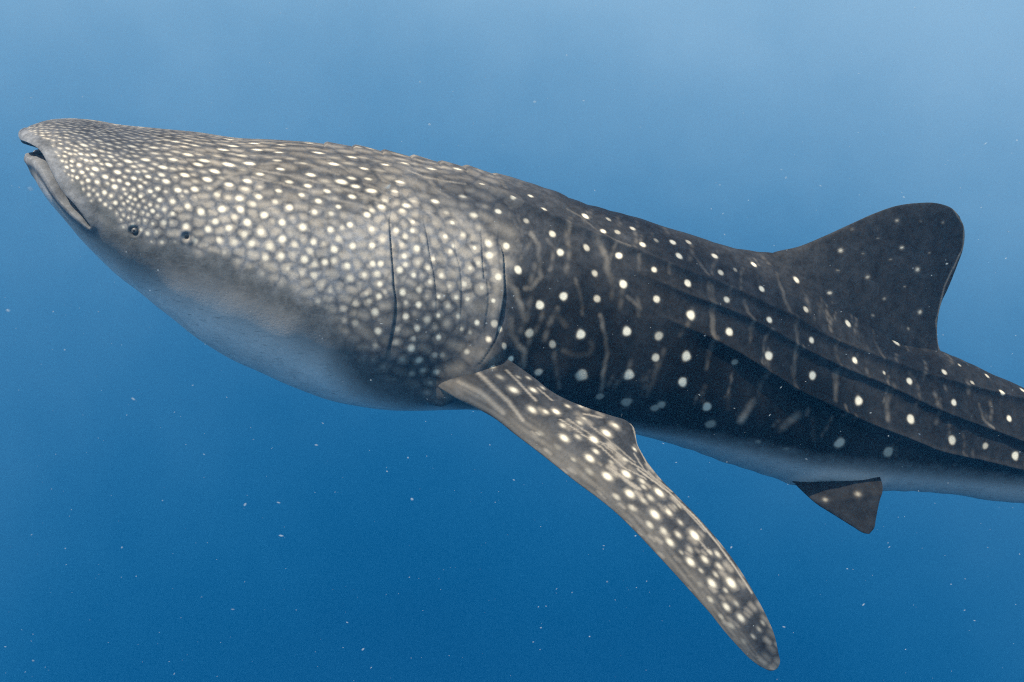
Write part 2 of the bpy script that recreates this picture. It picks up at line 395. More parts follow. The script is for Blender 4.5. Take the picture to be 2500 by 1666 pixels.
# light streaks: crop | width | strength | points
STREAKS = [
 (CG, 13, .5, "180,455 350,500 600,550 800,600"), (CG, 13, .5, "200,540 450,600 700,670 900,740 1100,780 1250,830"),
 (CG, 16, .45, "580,425 700,440 850,490 950,520"), (CG, 16, .45, "860,400 960,440 1050,500"),
 (CG, 16, .45, "1300,520 1340,570 1400,600"), (CG, 14, .45, "1180,600 1300,650 1420,720"),
 (CG, 15, .5, "850,610 1050,660 1200,710 1400,780"), (CG, 10, .6, "1560,480 1700,530 1900,580 2050,610"),
 (CG, 18, .4, "1750,570 1800,650 1900,710"), (CG, 14, .5, "1700,820 1780,880 1860,980"),
 (CG, 22, .55, "1950,860 2050,980 2150,1070 2250,1110"), (CG, 18, .55, "750,970 800,1050 870,1090"),
 (CG, 18, .5, "620,880 740,940"), (CG, 20, .5, "1000,1040 1150,1050 1190,1000"), (CG, 18, .5, "1140,1220 1340,1220"),
 (CG, 18, .5, "980,1220 1100,1230"), (CG, 20, .5, "780,930 920,930"), (CG, 22, .5, "300,800 380,860 460,880"),
 (CG, 18, .4, "380,750 500,740 600,760"), (CG, 24, .5, "200,880 290,950 380,990"), (CG, 22, .5, "530,1000 600,1060"),
 (CG, 18, .4, "290,430 400,420 520,460"), (CG, 18, .4, "0,520 80,500"), (CG, 20, .45, "820,1130 830,1210"),
 (CG, 14, .35, "130,340 330,360 520,380"), (CG, 14, .35, "60,300 200,340"), (CG, 14, .35, "1400,480 1600,560 1700,640"),
 (CG, 14, .35, "700,370 860,380 1000,400"), (CG, 14, .4, "700,800 900,830"), (CG, 14, .4, "1000,860 1150,900 1300,960"),
 (CF, 18, .45, "1780,760 1850,770 1950,690 2100,640"), (CF, 18, .4, "1680,720 1760,740"), (CF, 20, .5, "1700,920 1800,890"),
 (CF, 12, .4, "1500,440 1650,470 1900,490"), (CF, 12, .4, "1750,600 1900,560 2100,600 2281,640"), (CF, 10, .4, "1850,520 2000,520 2200,590"),
 (CF, 10, .4, "2150,690 2281,730"), (CF, 12, .35, "1300,480 1480,500 1600,540"),
 (CA, 17, .42, "550,750 620,850 640,1000 640,1120 560,1220 500,1230"), (CA, 20, .5, "340,1150 430,1250 470,1400 500,1490"),
 (CA, 24, .38, "1120,780 1180,880 1220,950 1220,1080 1260,1180"), (CA, 14, .3, "890,680 890,850"), (CA, 30, .6, "150,780 215,900 250,1050 255,1250 225,1450"), (CA, 12, .5, "300,900 310,1100 300,1300 280,1420"), (CA, 20, .5, "0,680 60,760 120,840"),  # the wide band along the last gill flap paints its lit face
 (CA, 14, .3, "2100,1190 2120,1350 2120,1568"), (CA, 14, .3, "1740,1040 1750,1100"), (CA, 14, .25, "1480,950 1490,1070"),
 (CA, 14, .22, "950,1150 990,1300 1000,1450"), (CA, 12, .3, "380,580 430,700"), (CA, 14, .28, "1860,500 1950,560"),
 (CA, 16, .25, "300,300 330,360"), (CA, 12, .25, "880,540 1000,620 1120,740 1400,880"), (CA, 12, .25, "1960,920 2080,1120"),
 (CA, 14, .22, "1400,1300 1500,1400"), (CA, 14, .2, "700,800 760,880"),
 (CB, 20, .45, "380,280 400,420 460,520 500,560 490,700"), (CB, 16, .4, "1170,250 1200,450 1220,600 1200,700 1160,950"),
 (CB, 18, .3, "770,580 780,800 800,880"), (CB, 18, .2, "840,560 950,600 1060,590 1100,530 1080,480"),
 (CB, 20, .3, "1650,680 1620,830 1570,950"), (CB, 15, .3, "2120,0 2140,300 2120,500 2090,720"), (CB, 20, .2, "780,250 860,340"),
 (CB, 30, .2, "1400,950 1390,1050"), (CB, 16, .15, "1480,100 1500,250"),
 (D1, 12, .28, "80,760 100,900 110,1130"), (D1, 12, .28, "340,860 350,920 380,1000 370,1100"), (D1, 13, .32, "680,980 700,1100 690,1250 660,1450"),
 (D1, 12, .25, "550,680 610,800 650,950"), (D1, 12, .22, "840,900 940,1000"), (D1, 12, .25, "1220,1100 1310,1270"),
 (D1, 10, .2, "430,680 440,740"), (D1, 18, .25, "970,1380 980,1490"), (D1, 12, .2, "300,740 320,790"),
 (D2, 16, .3, "1000,150 960,330"), (D2, 16, .32, "1380,240 1340,350 1340,470"), (D2, 10, .4, "2000,370 2030,480 2080,530"),
 (D2, 14, .25, "660,100 680,250"), (D2, 22, .7, "395,350 320,480"), (D2, 24, .5, "715,450 610,530"),
 (D2, 12, .2, "1500,150 1530,200"), (D2, 14, .2, "230,300 220,400"), (D2, 14, .15, "820,480 840,620"),
]
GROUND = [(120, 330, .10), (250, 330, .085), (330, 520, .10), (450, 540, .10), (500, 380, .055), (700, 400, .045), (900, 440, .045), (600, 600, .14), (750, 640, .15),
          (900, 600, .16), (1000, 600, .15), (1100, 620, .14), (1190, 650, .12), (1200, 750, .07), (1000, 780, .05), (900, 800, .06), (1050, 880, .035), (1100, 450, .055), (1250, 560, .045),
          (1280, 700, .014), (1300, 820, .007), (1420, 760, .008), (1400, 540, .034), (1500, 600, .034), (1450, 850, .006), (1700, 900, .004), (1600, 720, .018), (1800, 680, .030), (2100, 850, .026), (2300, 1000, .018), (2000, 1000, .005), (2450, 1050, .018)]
FILL = [(120, 330, 11, .7), (200, 340, 12, .7), (160, 400, 11, .85), (250, 430, 14, .8), (330, 520, 10.5, 1.0), (300, 480, 12, .95), (400, 450, 17, .7),
        (500, 400, 24, .45), (450, 540, 20, .6), (600, 560, 21, .7), (700, 620, 22, .7), (800, 650, 22, .7), (700, 400, 34, .3), (900, 450, 36, .25),
        (900, 600, 23, .6), (1000, 700, 22, .5), (1100, 600, 24, .5), (950, 850, 30, .25), (300, 300, 14, .65), (450, 330, 18, .5), (1100, 480, 34, .25),
        (1350, 650, 80, .05), (1300, 800, 90, .04), (1500, 700, 95, .05), (2000, 900, 95, .04)]
def idw(table, X, Y, col=2, pw=3.0):
    X = np.asarray(X, float); Y = np.asarray(Y, float)
    num = np.zeros_like(X); den = np.zeros_like(X)
    for row in table:
        w = 1.0 / ((X - row[0]) ** 2 + (Y - row[1]) ** 2 + 900.0) ** (pw / 2)
        num += w * row[col]; den += w
    return num / den

# ------------------------------------------------------------------ relief: ridges, gills, mouth
def path_pts(c, s, step=3.0):
    q = [cp(c, *map(float, a.split(','))) for a in s.split()]
    out = [q[0]]
    for a, b in zip(q[:-1], q[1:]):
        n = max(1, int(math.hypot(b[0] - a[0], b[1] - a[1]) / step))
        for i in range(1, n + 1):
            out.append((a[0] + (b[0] - a[0]) * i / n, a[1] + (b[1] - a[1]) * i / n))
    return out

SRC = (0, 0, 1.0)
def grid_line(c, s, step=4.0, tol=14):
    out = []
    for x, y in path_pts(c, s, step):
        i, j, d = locate(x, y)
        if d < tol: out.append((i, j))
    return out

def line_fn(gl, extend=None):
    """ordered grid points -> column as a function of ring, for lengthwise lines"""
    i = np.array([g[0] for g in gl], float); j = np.array([g[1] for g in gl], float)
    o = np.argsort(i); i, j = i[o], j[o]
    ui = np.unique(i); uj = np.array([j[i == k].mean() for k in ui])
    return ui, uj

disp = np.zeros((NS, NN))          # outward displacement on the near flank, mirrored to the far one
arc = np.concatenate([np.zeros((NS, 1)), np.cumsum(np.linalg.norm(np.diff(V[:, :NN], axis=1), axis=-1), axis=1)], axis=1)   # girth position, metres
RIDGES = [
 ("1062,428 1140,450 1188,458 1252,489 1308,514 1378,545 1477,584 1533,607 1578,627 1636,652 1728,683 1821,722 1925,770 2009,823 2121,868 2265,918 2500,978", .015, .10, .022),
 ("1470,622 1533,657 1616,694 1672,719 1742,744 1813,773 1897,815 1953,851 2044,894 2165,943 2285,1000 2423,1050 2498,1078", .019, .10, .022),
 ("1560,745 1644,787 1720,818 1780,850 1870,905 1934,946 2010,981 2113,1029 2217,1067 2285,1094 2389,1115 2498,1140", .034, .14, .035),
]
idx = np.arange(NS, dtype=float)
for pts, amp, up, dn in RIDGES:
    ui, uj = line_fn(grid_line(SRC, pts))
    jj = np.interp(idx, ui, uj)
    ksm = np.ones(25) / 25
    jj = np.convolve(np.pad(jj, 12, mode='edge'), ksm, mode='valid')
    ar = np.array([np.interp(jj[i], np.arange(NN), arc[i]) for i in range(NS)])
    d = arc - ar[:, None]                         # >0 below the ridge
    prof = np.where(d < 0, np.exp(-np.abs(d) / up * 1.6) * 1.0, 1 - smooth(d, 0, dn * 1.6) * 1.0)
    prof = np.where(d < 0, np.exp(-(np.abs(d) / up) * 2.0), np.exp(-(d / dn) ** 2))
    prof = prof + .28 * np.exp(-(d / .009) ** 2)
    fade = smooth(idx, ui[0] - 10, ui[0] + 120)
    fade *= 1 - smooth(Sg, S[-1] - 0.8, S[-1] - 0.1)
    disp += amp * prof * fade[:, None]

dark = np.zeros((NS, NN))
def tree_of(P):
    t = kdtree.KDTree(len(P))
    for i, p in enumerate(P): t.insert(p, i)
    t.balance()
    return t
flat = V[:, :NN].reshape(-1, 3)
near_tree = tree_of(flat)

GILLS = [
 ([(CG, "1392,878 1400,1050 1410,1200 1425,1380 1430,1540"), (CH, "925,300 945,330 950,480 930,650 885,850 835,980")], .006, .55),
 ([(CG, "1680,890 1710,1010 1740,1200 1752,1290"), (CH, "1260,60 1285,200 1300,400 1300,560")], .003, .22),
 ([(CG, "1940,1000 1960,1130 1985,1300"), (CH, "1490,30 1515,200 1520,420 1500,720")], .002, .03),
 ([(CG, "2180,1000 2190,1100 2200,1300 2220,1500"), (CH, "1735,170 1755,400 1725,600 1705,800")], .003, .07),
 ([(CA, "250,800 310,880 320,1000 322,1100"), (CH, "1885,60 1890,200 1902,340 1872,500 1850,620 1820,720 1740,800 1690,890 1600,960")], .008, .4),
]
gill_line_min = np.full(NS * NN, 9.0)
for segs, dep, dk in GILLS:
    dd = np.full(NS * NN, 9.0); side = np.zeros(NS * NN)
    P = []
    for c, s in segs:
        P += [g for g in grid_line(c, s, 2.0)]
    n = len(P)
    P3 = np.array([V[a_, b_] for a_, b_ in P]); PI = np.array([float(a_) for a_, b_ in P])
    kw = np.ones(21) / 21
    P3 = np.stack([np.convolve(np.pad(P3[:, q_], 10, mode='edge'), kw, mode='valid') for q_ in range(3)], -1)
    PI = np.convolve(np.pad(PI, 10, mode='edge'), kw, mode='valid')
    for k in range(n):
        gi = PI[k]
        taper = min(1.0, 0.25 + 4.0 * k / n) * min(1.0, 0.1 + 2.2 * (n - k) / n)
        for co, vi, ds in near_tree.find_range(P3[k], 0.075):
            if ds < dd[vi]:
                dd[vi] = ds; side[vi] = (1 if vi // NN > gi else -1) * taper
    m = dd < 0.075
    tp = np.abs(side)
    g = np.where(m, -dep * np.exp(-(dd / 0.0042) ** 2) * tp, 0)
    g += np.where(m & (side < 0), dep * 0.8 * (1 - smooth(dd, 0.004, 0.075)) * tp, 0)
    g -= np.where(m & (side > 0), dep * 0.5 * (1 - smooth(dd, 0.004, 0.06)) * tp, 0)
    disp += g.reshape(NS, NN)
    dark = np.maximum(dark, (np.where(m, np.exp(-(dd / 0.0030) ** 2) * tp * dk, 0)).reshape(NS, NN))

# soft bodily unevenness
ph = rng.uniform(0, 6.28, 12)
def wob(s, a):
    return (np.sin(s * 9 + ph[0] + 2 * a) + np.sin(s * 17 + ph[1] - 5 * a) * .6 + np.sin(a * 7 + s * 3 + ph[2]) * .7 + np.sin(s * 31 + a * 11 + ph[3]) * .35)
disp += 0.0022 * wob(Sg[:, None], arc) * smooth(Sg, .1, .5)[:, None]
# transverse wrinkles of the trunk skin
wr = np.sin(Sg[:, None] * 62 + 2.2 * np.sin(arc * 5) + ph[4]) * (0.5 + 0.5 * np.sin(Sg[:, None] * 7 + ph[5]))
disp += 0.0016 * wr * smooth(Sg, 1.5, 2.0)[:, None]

# dorsal crest with its row of overlapping skin folds
teeth = [cp(CG, x, y) for x, y in ((835, 245), (1080, 275), (1335, 300), (1590, 345), (1830, 395), (2050, 440))] + [cp(CA, 240, 220)]
ts = [Sg[locate(x, y + 6)[0]] for x, y in teeth]
amp = [.012, .013, .015, .016, .015, .016, .010]
crest = np.zeros(NS)
for k, (t0, a) in enumerate(zip(ts, amp)):
    t1 = ts[k + 1] if k + 1 < len(ts) else t0 + 0.30
    m = (Sg >= t0) & (Sg < t1)
    crest[m] = a * (1 - 0.75 * (Sg[m] - t0) / (t1 - t0))
    crest -= 0.006 * np.exp(-((Sg - t0) / 0.005) ** 2)
crest_w = np.exp(-(arc / 0.075) ** 2)
disp += 1.0 * crest[:, None] * crest_w
sa, sb = Sg[locate(1880, 660)[0]], Sg[locate(2230, 850)[0]]
swell = smooth(Sg, sa - .25, sa + .25) * (1 - smooth(Sg, sb - .35, sb))
disp += 0.10 * swell[:, None] * np.exp(-np.abs(arc) / .085)

# eye socket and spiracle
eye_px = cp(CF, 1163, 1152)
ei, ej, _ = locate(*eye_px)
eye_c = V[ei, ej].copy(); eye_n = N[ei, ej].copy()
for co, vi, ds in near_tree.find_range(eye_c, 0.07):
    i, j = divmod(vi, NN)
    disp[i, j] += 0.0025 * math.exp(-((ds - 0.022) / 0.006) ** 2) - 0.010 * math.exp(-(ds / 0.018) ** 2)
    dark[i, j] = max(dark[i, j], 0.5 * math.exp(-((ds - 0.0130) / 0.004) ** 2))
si, sj, _ = locate(*cp(CF, 1625, 1212))
for co, vi, ds in near_tree.find_range(V[si, sj], 0.06):
    i, j = divmod(vi, NN)
    disp[i, j] -= 0.014 * math.exp(-(ds / 0.009) ** 2) - 0.004 * math.exp(-((ds - .022) / 0.008) ** 2)
    dark[i, j] = max(dark[i, j], 0.8 * (1 - float(smooth(ds, 0.004, 0.010))))
# fold under the eye, fold behind the jaw
for c, s, dep in ((CF, "850,985 980,1080 1110,1175 1300,1240 1500,1250 1620,1265", .0012), (CH, "470,240 530,265 600,290 700,300", .002)):
    dd = np.full(NS * NN, 9.0)
    for gi, gj in grid_line(c, s, 2.0):
        for co, vi, ds in near_tree.find_range(V[gi, gj], 0.04):
            dd[vi] = min(dd[vi], ds)
    disp += (np.where(dd < .04, -dep * np.exp(-(dd / 0.010) ** 2), 0)).reshape(NS, NN)

# fleshy shoulders where the paired fins leave the flank
shoulder = np.zeros(NS * NN)
fin_y = float(local_to_world(V[locate(1180, 900)[0], locate(1180, 900)[1]])[1])
for pts, am, sg_ in (("1078,962 1105,940 1140,915 1170,888 1200,858", .050, .060), ("1935,1178 1990,1168 2040,1163 2100,1168 2140,1178", .014, .05)):
    dd = np.full(NS * NN, 9.0)
    for gi, gj in grid_line(SRC, pts, 5.0):
        for co, vi, ds in near_tree.find_range(V[gi, gj], sg_ * 2.6):
            if ds < dd[vi]: dd[vi] = ds
    w_ = np.where(dd < 9, np.exp(-(dd / sg_) ** 2) - .0012, 0)
    disp += (am * np.maximum(w_, 0)).reshape(NS, NN)
    if am > .04: shoulder = np.maximum(shoulder, w_)

# mouth: a gape right across the blunt snout, running back to the jaw corner
mp = [(x, y) for x, y in path_pts(CF, "215,455 300,500 365,600 430,720 520,850 640,960 720,1045 778,1105", 2.0)]
mg = []
for x, y in mp:
    i, j, d = locate(x, y)
    if d < 20: mg.append((i, j))
mi, mj = line_fn(mg)
mth = np.interp(np.arange(0, int(mi[-1]) + 1), mi, mj)
km = np.ones(9) / 9
mth = np.convolve(np.pad(mth, 4, mode='edge'), km, mode='valid')
s_corner = Sg[int(mi[-1])]
dd = np.full(NS * NN, 9.0); prog = np.zeros(NS * NN); sidem = np.zeros(NS * NN)
for i in range(int(mi[-1]) + 1):
    base = V[i, :NN]
    j0 = int(mth[i]); fr = mth[i] - j0
    c0 = base[j0] * (1 - fr) + base[min(j0 + 1, NN - 1)] * fr
    for co, vi, ds in near_tree.find_range(c0, 0.12):
        if ds < dd[vi]:
            dd[vi] = ds; prog[vi] = Sg[i] / s_corner; sidem[vi] = (vi % NN) - mth[min(vi // NN, len(mth) - 1)]
dd = dd.reshape(NS, NN); prog = prog.reshape(NS, NN); sidem = sidem.reshape(NS, NN)
Rm = np.interp(prog, [0, .1, .25, .45, .8, 1.0], [.026, .026, .025, .022, .017, .007])
gape = 1 - smooth(dd, Rm * 0.55, Rm * 1.15)
gape = np.where(dd < .12, gape, 0)
Dm = np.interp(prog, [0, .15, .45, .8, 1.0], [.075, .085, .09, .06, .01])
lip = np.where(dd < .12, np.exp(-((dd - Rm * 1.7) / (0.016)) ** 2), 0)
disp += 0.007 * lip
# the lower jaw sits a little behind the snout
setback = 0.028 * (1 - smooth(Sg, .02, .34))[:, None] * smooth(np.arange(NN)[None, :] - np.interp(np.arange(NS), np.arange(len(mth)), mth)[:, None], 0, 30)
# relief applied
Nn = N[:, :NN]
Vn = V[:, :NN] + Nn * disp[..., None]
inner = np.stack([Cg[:, 0] + 0.30, np.zeros(NS), Cg[:, 1]], -1)[:, None, :] * np.ones((1, NN, 1))
inner[..., 1] = V[:, :NN, 1] * 0.45
dirn = inner - V[:, :NN]
dirn /= np.linalg.norm(dirn, axis=-1, keepdims=True)
Vn = Vn + dirn * (gape * Dm)[..., None]
mouth_in = gape
Vn[..., 0] += setback
# midline stays on the midline
Vn[:, 0, 1] = 0; Vn[:, -1, 1] = 0

# ------------------------------------------------------------------ pigment fields
bright = np.zeros(NS * NN); dim = np.zeros(NS * NN)
flat2 = Vn.reshape(-1, 3)
skin_tree = tree_of(flat2)
_nz = None
def dab(tree, pos, r, b, fb, fd, soft=0.45, halo=0.5, ax_=None, el=1.0):
    """one round mark: core into the bright field, halo into the dim field"""
    for co, vi, ds in tree.find_range(pos, r * 1.6 * max(1, el)):
        if ax_ is not None:
            dv_ = co - Vector(pos); al = dv_.dot(ax_)
            ds = math.sqrt((al / el) ** 2 + max(0.0, dv_.length_squared - al * al))
        q = ds / r * (1 + .06 * math.sin(co.x * 130 + co.z * 90) + .05 * math.sin(co.z * 170 - co.x * 70 + 1.7))
        a = 1 - min(1.0, max(0.0, (q - soft) / (1.15 - soft)))
        a = a * a * (3 - 2 * a)
        if b > fb[vi] / max(a, 1e-3): fb[vi] = max(fb[vi], a * b)
        if fd is not None:
            h = max(0.0, math.exp(-(q / 1.0) ** 2) - .08) * halo * 1.08 * b
            if h > fd[vi]: fd[vi] = h

def ring_dir(i, j):
    a = Vector(Vn[min(i + 4, NS - 1), j]) - Vector(Vn[max(i - 4, 0), j])
    return a.normalized()
topx = TOPpx[:, 0]; topy = TOPpx[:, 1]
def stretch_at(X, Y):
    """marks of the crown and nape are drawn out lengthwise"""
    h = Y - float(np.interp(X, topx[2:], topy[2:]))
    e = 1 - float(smooth(h, 30, 190))
    return 1 + 1.5 * e * (1 - float(smooth(X, 1000, 1300)))
placed = []
for key in ('F', 'G', 'H', 'A', 'B', 'D1', 'D2'):
    c, s = SPOTS[key]
    for a in s.split():
        x, y, r, b = map(float, a.split(','))
        X, Y = cp(c, x, y)
        rp = r * c[2]
        if any((X - u) ** 2 + (Y - v) ** 2 < 144 for u, v, _ in placed): continue
        i, j, d = locate(X, Y)
        if d > 10: continue
        placed.append((X, Y, rp))
        pos = Vn[i, j]
        depth = local_to_world(pos)[1]
        r3 = rp * depth / F
        # marks keep their real roundness where the skin turns away
        ns = N[i, j]; vd = cam_l - pos; vd /= np.linalg.norm(vd)
        cosv = max(0.3, float(ns @ vd))
        r3 *= 0.92 / cosv ** 0.2
        e_ = stretch_at(X, Y)
        if X < 1230: r3 *= .84 / e_ ** .45
        dab(skin_tree, pos, r3, b ** 1.3 if X < 1200 else b, bright, dim, .22 if X < 1200 else .55, .6 if X < 1200 else .2, ring_dir(i, j), e_)
for c, wd, st, s in STREAKS:
    for x, y in path_pts(c, s, 3.0):
        if x > 1230:
            x += 1.8 * math.sin(y * .05 + wd) + .8 * math.sin(y * .17); wv = .68 + .32 * math.sin(y * .045 + x * .02)
        else: wv = 1.0
        i, j, d = locate(x, y)
        if d > 10: continue
        pos = Vn[i, j]
        far_back = x > 1230
        r3 = wd * c[2] * local_to_world(pos)[1] / F * (1.4 if far_back else 1.45)
        st_ = st * wv * (.80 if far_back else .75) * (.75 + .25 * math.sin(x * .11) * math.sin(y * .17 + 1))
        for co, vi, ds in skin_tree.find_range(pos, r3 * 1.5):
            a = max(0.0, math.exp(-(ds / r3) ** 2) - .11) * 1.12 * st_
            if a > dim[vi]: dim[vi] = a

# faint pale bars between the columns of spots, and blotches, all along the trunk
for k in range(150):
    i0 = int(np.searchsorted(Sg, random.uniform(1.75, S[-1] - .3))); j_ = random.uniform(6, NN * .55)
    ln = int(random.uniform(8, 40)); st_ = random.uniform(.06, .20); r3 = random.uniform(.007, .013); drift = random.uniform(-.25, .1)
    ph1 = random.uniform(0, 6)
    for q in range(ln):
        i = int(min(NS - 1, max(0, i0 + drift * q + 1.2 * math.sin(q * .16 + ph1)))); j = int(min(NN - 2, j_ + q))
        for co, vi, ds in skin_tree.find_range(Vn[i, j], r3 * 1.5):
            a = max(0.0, math.exp(-(ds / r3) ** 2) - .11) * st_ * (.6 + .4 * math.sin(q * .5 + ph1))
            if a > dim[vi]: dim[vi] = a

# spotted / pale boundary and the plain lip band, from the flank seen in the photo
LOW = [(0, 330), (105, 320), (121, 340), (135, 370), (148, 410), (180, 448), (235, 488), (300, 540), (345, 577), (400, 590), (460, 600), (560, 625), (640, 662), (740, 715), (820, 765), (850, 815), (890, 880), (960, 925),
       (1060, 958), (1130, 970), (1250, 985), (1400, 1005), (1540, 1030), (1700, 1050), (1850, 1075), (2000, 1108), (2150, 1122), (2300, 1138), (2500, 1160), (2800, 1205)]
lx = np.array([q[0] for q in LOW], float); ly = np.array([q[1] for q in LOW], float)
PXn = project(Vn)
vis = facing & (PXn[..., 0] > 100) & (PXn[..., 0] < 2760)
jb = np.full(NS, np.nan)
for i in range(NS):
    m = vis[i]
    if m.sum() < 10: continue
    js = np.nonzero(m)[0]
    below = PXn[i, js, 1] - np.interp(PXn[i, js, 0], lx, ly)
    k = np.nonzero(below > 0)[0]
    if len(k): jb[i] = js[k[0]]
ok = ~np.isnan(jb)
jb = np.interp(np.arange(NS), np.nonzero(ok)[0], jb[ok])
jb = np.convolve(np.pad(jb, 8, mode='edge'), np.ones(17) / 17, mode='valid')
ab = np.array([np.interp(jb[i], np.arange(NN), arc[i]) for i in range(NS)])
dl = arc - ab[:, None]
edge_n = np.interp(Sg, [0, 1.5, 2.0], [1, 1, .35])[:, None] * 0.012 * np.sin(Sg[:, None] * 40 + arc * 20) + np.interp(Sg, [0, 1.5, 2.0], [1, 1, .2])[:, None] * 0.008 * np.sin(Sg[:, None] * 91 + 1.3)
wid = np.interp(Sg, [0, .3, .6, 1.0, 1.4, 2.0, 2.3], [.02, .02, .03, .06, .07, .04, .035])[:, None]
belly = smooth(dl + edge_n, -wid * 0.6, wid)
# lip band: close above and below the gape everything is plain
lipband = np.where(dd < .12, 1 - smooth(dd, Rm + .030, Rm + .055), 0) * np.interp(prog, [0, .5, 1], [1, 1, .6])

# small marks between the large ones
cand = np.nonzero((facing & (PXn[..., 0] < 2490) & (belly < .55) & (lipband < .5)).reshape(-1))[0]
area = (np.linalg.norm(np.gradient(Vn, axis=0), axis=-1) * np.linalg.norm(np.gradient(Vn, axis=1), axis=-1)).reshape(-1)
prob = area[cand] / area[cand].sum()
pick = rng.choice(cand, size=min(60000, len(cand)), replace=False, p=prob)
pxp = PXn.reshape(-1, 2)[pick]
sp_px = idw(FILL, pxp[:, 0], pxp[:, 1], 2); br = idw(FILL, pxp[:, 0], pxp[:, 1], 3)
cell = {}
cs = 0.03
def near_ok(p, r):
    R_ = int(math.ceil(r / cs))
    a, b_, c_ = (int(math.floor(v / cs)) for v in p)
    for i in range(a - R_, a + R_ + 1):
        for j in range(b_ - R_, b_ + R_ + 1):
            for k in range(c_ - R_, c_ + R_ + 1):
                for q, rq in cell.get((i, j, k), ()):
                    if (q[0] - p[0]) ** 2 + (q[1] - p[1]) ** 2 + (q[2] - p[2]) ** 2 < (0.5 * (r + rq)) ** 2: return False
    return True
def put(p, r):
    cell.setdefault(tuple(int(math.floor(v / cs)) for v in p), []).append((p, r))
for X, Y, rp in placed:
    i, j, d = locate(X, Y)
    p = tuple(Vn[i, j]); put(p, rp * 1.9 * local_to_world(Vn[i, j])[1] / F)
nfill = 0
centres = []
for k, vi in enumerate(pick):
    p = tuple(flat2[vi]); depth = local_to_world(np.array(p))[1]
    r = sp_px[k] * depth / F * random.uniform(.85, 1.2)
    if near_ok(p, r):
        put(p, r); nfill += 1
        b = br[k] * random.uniform(.6, 1.2)
        if pxp[k, 0] > 1235: continue
        if pxp[k, 0] < 1260: centres.append((p, r, random.uniform(.45, .85)))
        rr = r * random.uniform(.30, .44)
        el = random.random()
        if sp_px[k] > 18 and el < .55:          # short worm-like marks
            ang = random.uniform(-.5, .5)
            for t in (-1, -.4, .2, .8):
                q = Vector(p) + Vector((math.cos(ang), 0, math.sin(ang) - .25)) * (t * r * .38)
                for co, v2, ds in skin_tree.find_range(q, rr * 1.6):
                    a = math.exp(-(ds / rr) ** 2) * b * .9
                    if a > dim[v2]: dim[v2] = a
        else:
            e_ = stretch_at(*pxp[k])
            rd = ring_dir(*divmod(int(vi), NN))
            r2 = rr / e_ ** .4
            dab(skin_tree, Vector(p), r2 * .85, b * .6 if sp_px[k] < 19 else b * .22, bright, None, .2, .5, rd, e_)
            for co, v2, ds in skin_tree.find_range(p, r2 * 1.7 * e_):
                dv_ = co - Vector(p); al = dv_.dot(rd)
                ds2 = (al / e_) ** 2 + max(0.0, dv_.length_squared - al * al)
                a = math.exp(-ds2 / r2 ** 2) * min(1, b)
                if a > dim[v2]: dim[v2] = a
# the pale net of the head: each mark sits in its own pale cell, dark lines between the cells
for X, Y, rp in placed:
    if X < 1260:
        i, j, d = locate(X, Y)
        centres.append((tuple(Vn[i, j]), rp * 2.6 * local_to_world(Vn[i, j])[1] / F, 1.0))
ct = kdtree.KDTree(len(centres))
for k, c in enumerate(centres): ct.insert(c[0], k)
ct.balance()
NETS = [(110, 330, .50), (200, 340, .35), (180, 420, .55), (320, 520, .75), (300, 420, .40), (420, 450, .45), (500, 360, .18), (450, 540, .70), (600, 560, .85), (700, 620, .85),
        (800, 650, .8), (700, 400, .12), (850, 450, .14), (950, 560, .8), (1000, 620, .75), (1100, 640, .7), (1190, 640, .85), (1000, 780, .32), (900, 850, .25), (1100, 850, .18),
        (1100, 450, .25), (1260, 560, .12), (1300, 700, .0), (1240, 820, .0)]
hm = np.nonzero((PXn[..., 0].reshape(-1) < 1290) & (belly.reshape(-1) < .95) & facing.reshape(-1))[0]
ns_ = idw(NETS, PXn.reshape(-1, 2)[hm, 0], PXn.reshape(-1, 2)[hm, 1], 2, 4.0)
for q_, vi in enumerate(hm):
    if ns_[q_] < .03: continue
    f = ct.find_n(flat2[vi], 2)
    if len(f) < 2: continue
    (c1, k1, e1), (c2, k2, e2) = f
    rr = centres[k1][1]
    if e1 > rr * 1.6: continue
    gap = (e2 - e1) / rr
    gap += .10 * math.sin(flat2[vi][0] * 150 + flat2[vi][2] * 90) + .08 * math.sin(flat2[vi][2] * 210 - flat2[vi][0] * 60)
    a = min(1., max(0., (gap + .02) / .75)); a = a * a * (3 - 2 * a)
    a *= min(1.0, ns_[q_] * .98) * centres[k1][2] * (1 - .5 * min(1, e1 / rr))
    if a > dim[vi]: dim[vi] = a
# pale midline marks for the part beyond the frame
for k in range(260):
    i = int(np.searchsorted(Sg, random.uniform(s_edge + .02, S[-1] - .1))); j = random.randint(5, int(NN * .62))
    dab(skin_tree, Vn[min(i, NS - 1), j], random.uniform(.008, .013), random.uniform(.5, 1), bright, dim)

low_side = smooth(PXn[..., 1].reshape(-1), 880, 950)      # the paler lower part of the fin's shoulder
dim = np.maximum(dim, np.clip(shoulder, 0, 1) ** 2 * .30 * low_side)
bright = bright.reshape(NS, NN); dim = dim.reshape(NS, NN)
keep = (1 - belly) * (1 - lipband)
# spots fade out over the pale boundary rather than stop dead
bright = bright * (1 - smooth(belly, .3, 1)) * (1 - lipband)
dim = dim * (1 - smooth(belly, .4, 1)) * (1 - lipband)
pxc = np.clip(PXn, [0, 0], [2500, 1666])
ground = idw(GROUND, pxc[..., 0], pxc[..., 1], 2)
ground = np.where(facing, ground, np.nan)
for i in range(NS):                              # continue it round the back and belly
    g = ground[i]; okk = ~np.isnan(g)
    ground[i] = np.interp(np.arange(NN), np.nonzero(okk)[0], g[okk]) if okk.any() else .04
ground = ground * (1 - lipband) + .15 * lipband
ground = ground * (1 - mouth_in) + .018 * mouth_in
belly = belly * (1 - smooth(mouth_in, .2, .8)) * (1 - .85 * lipband)

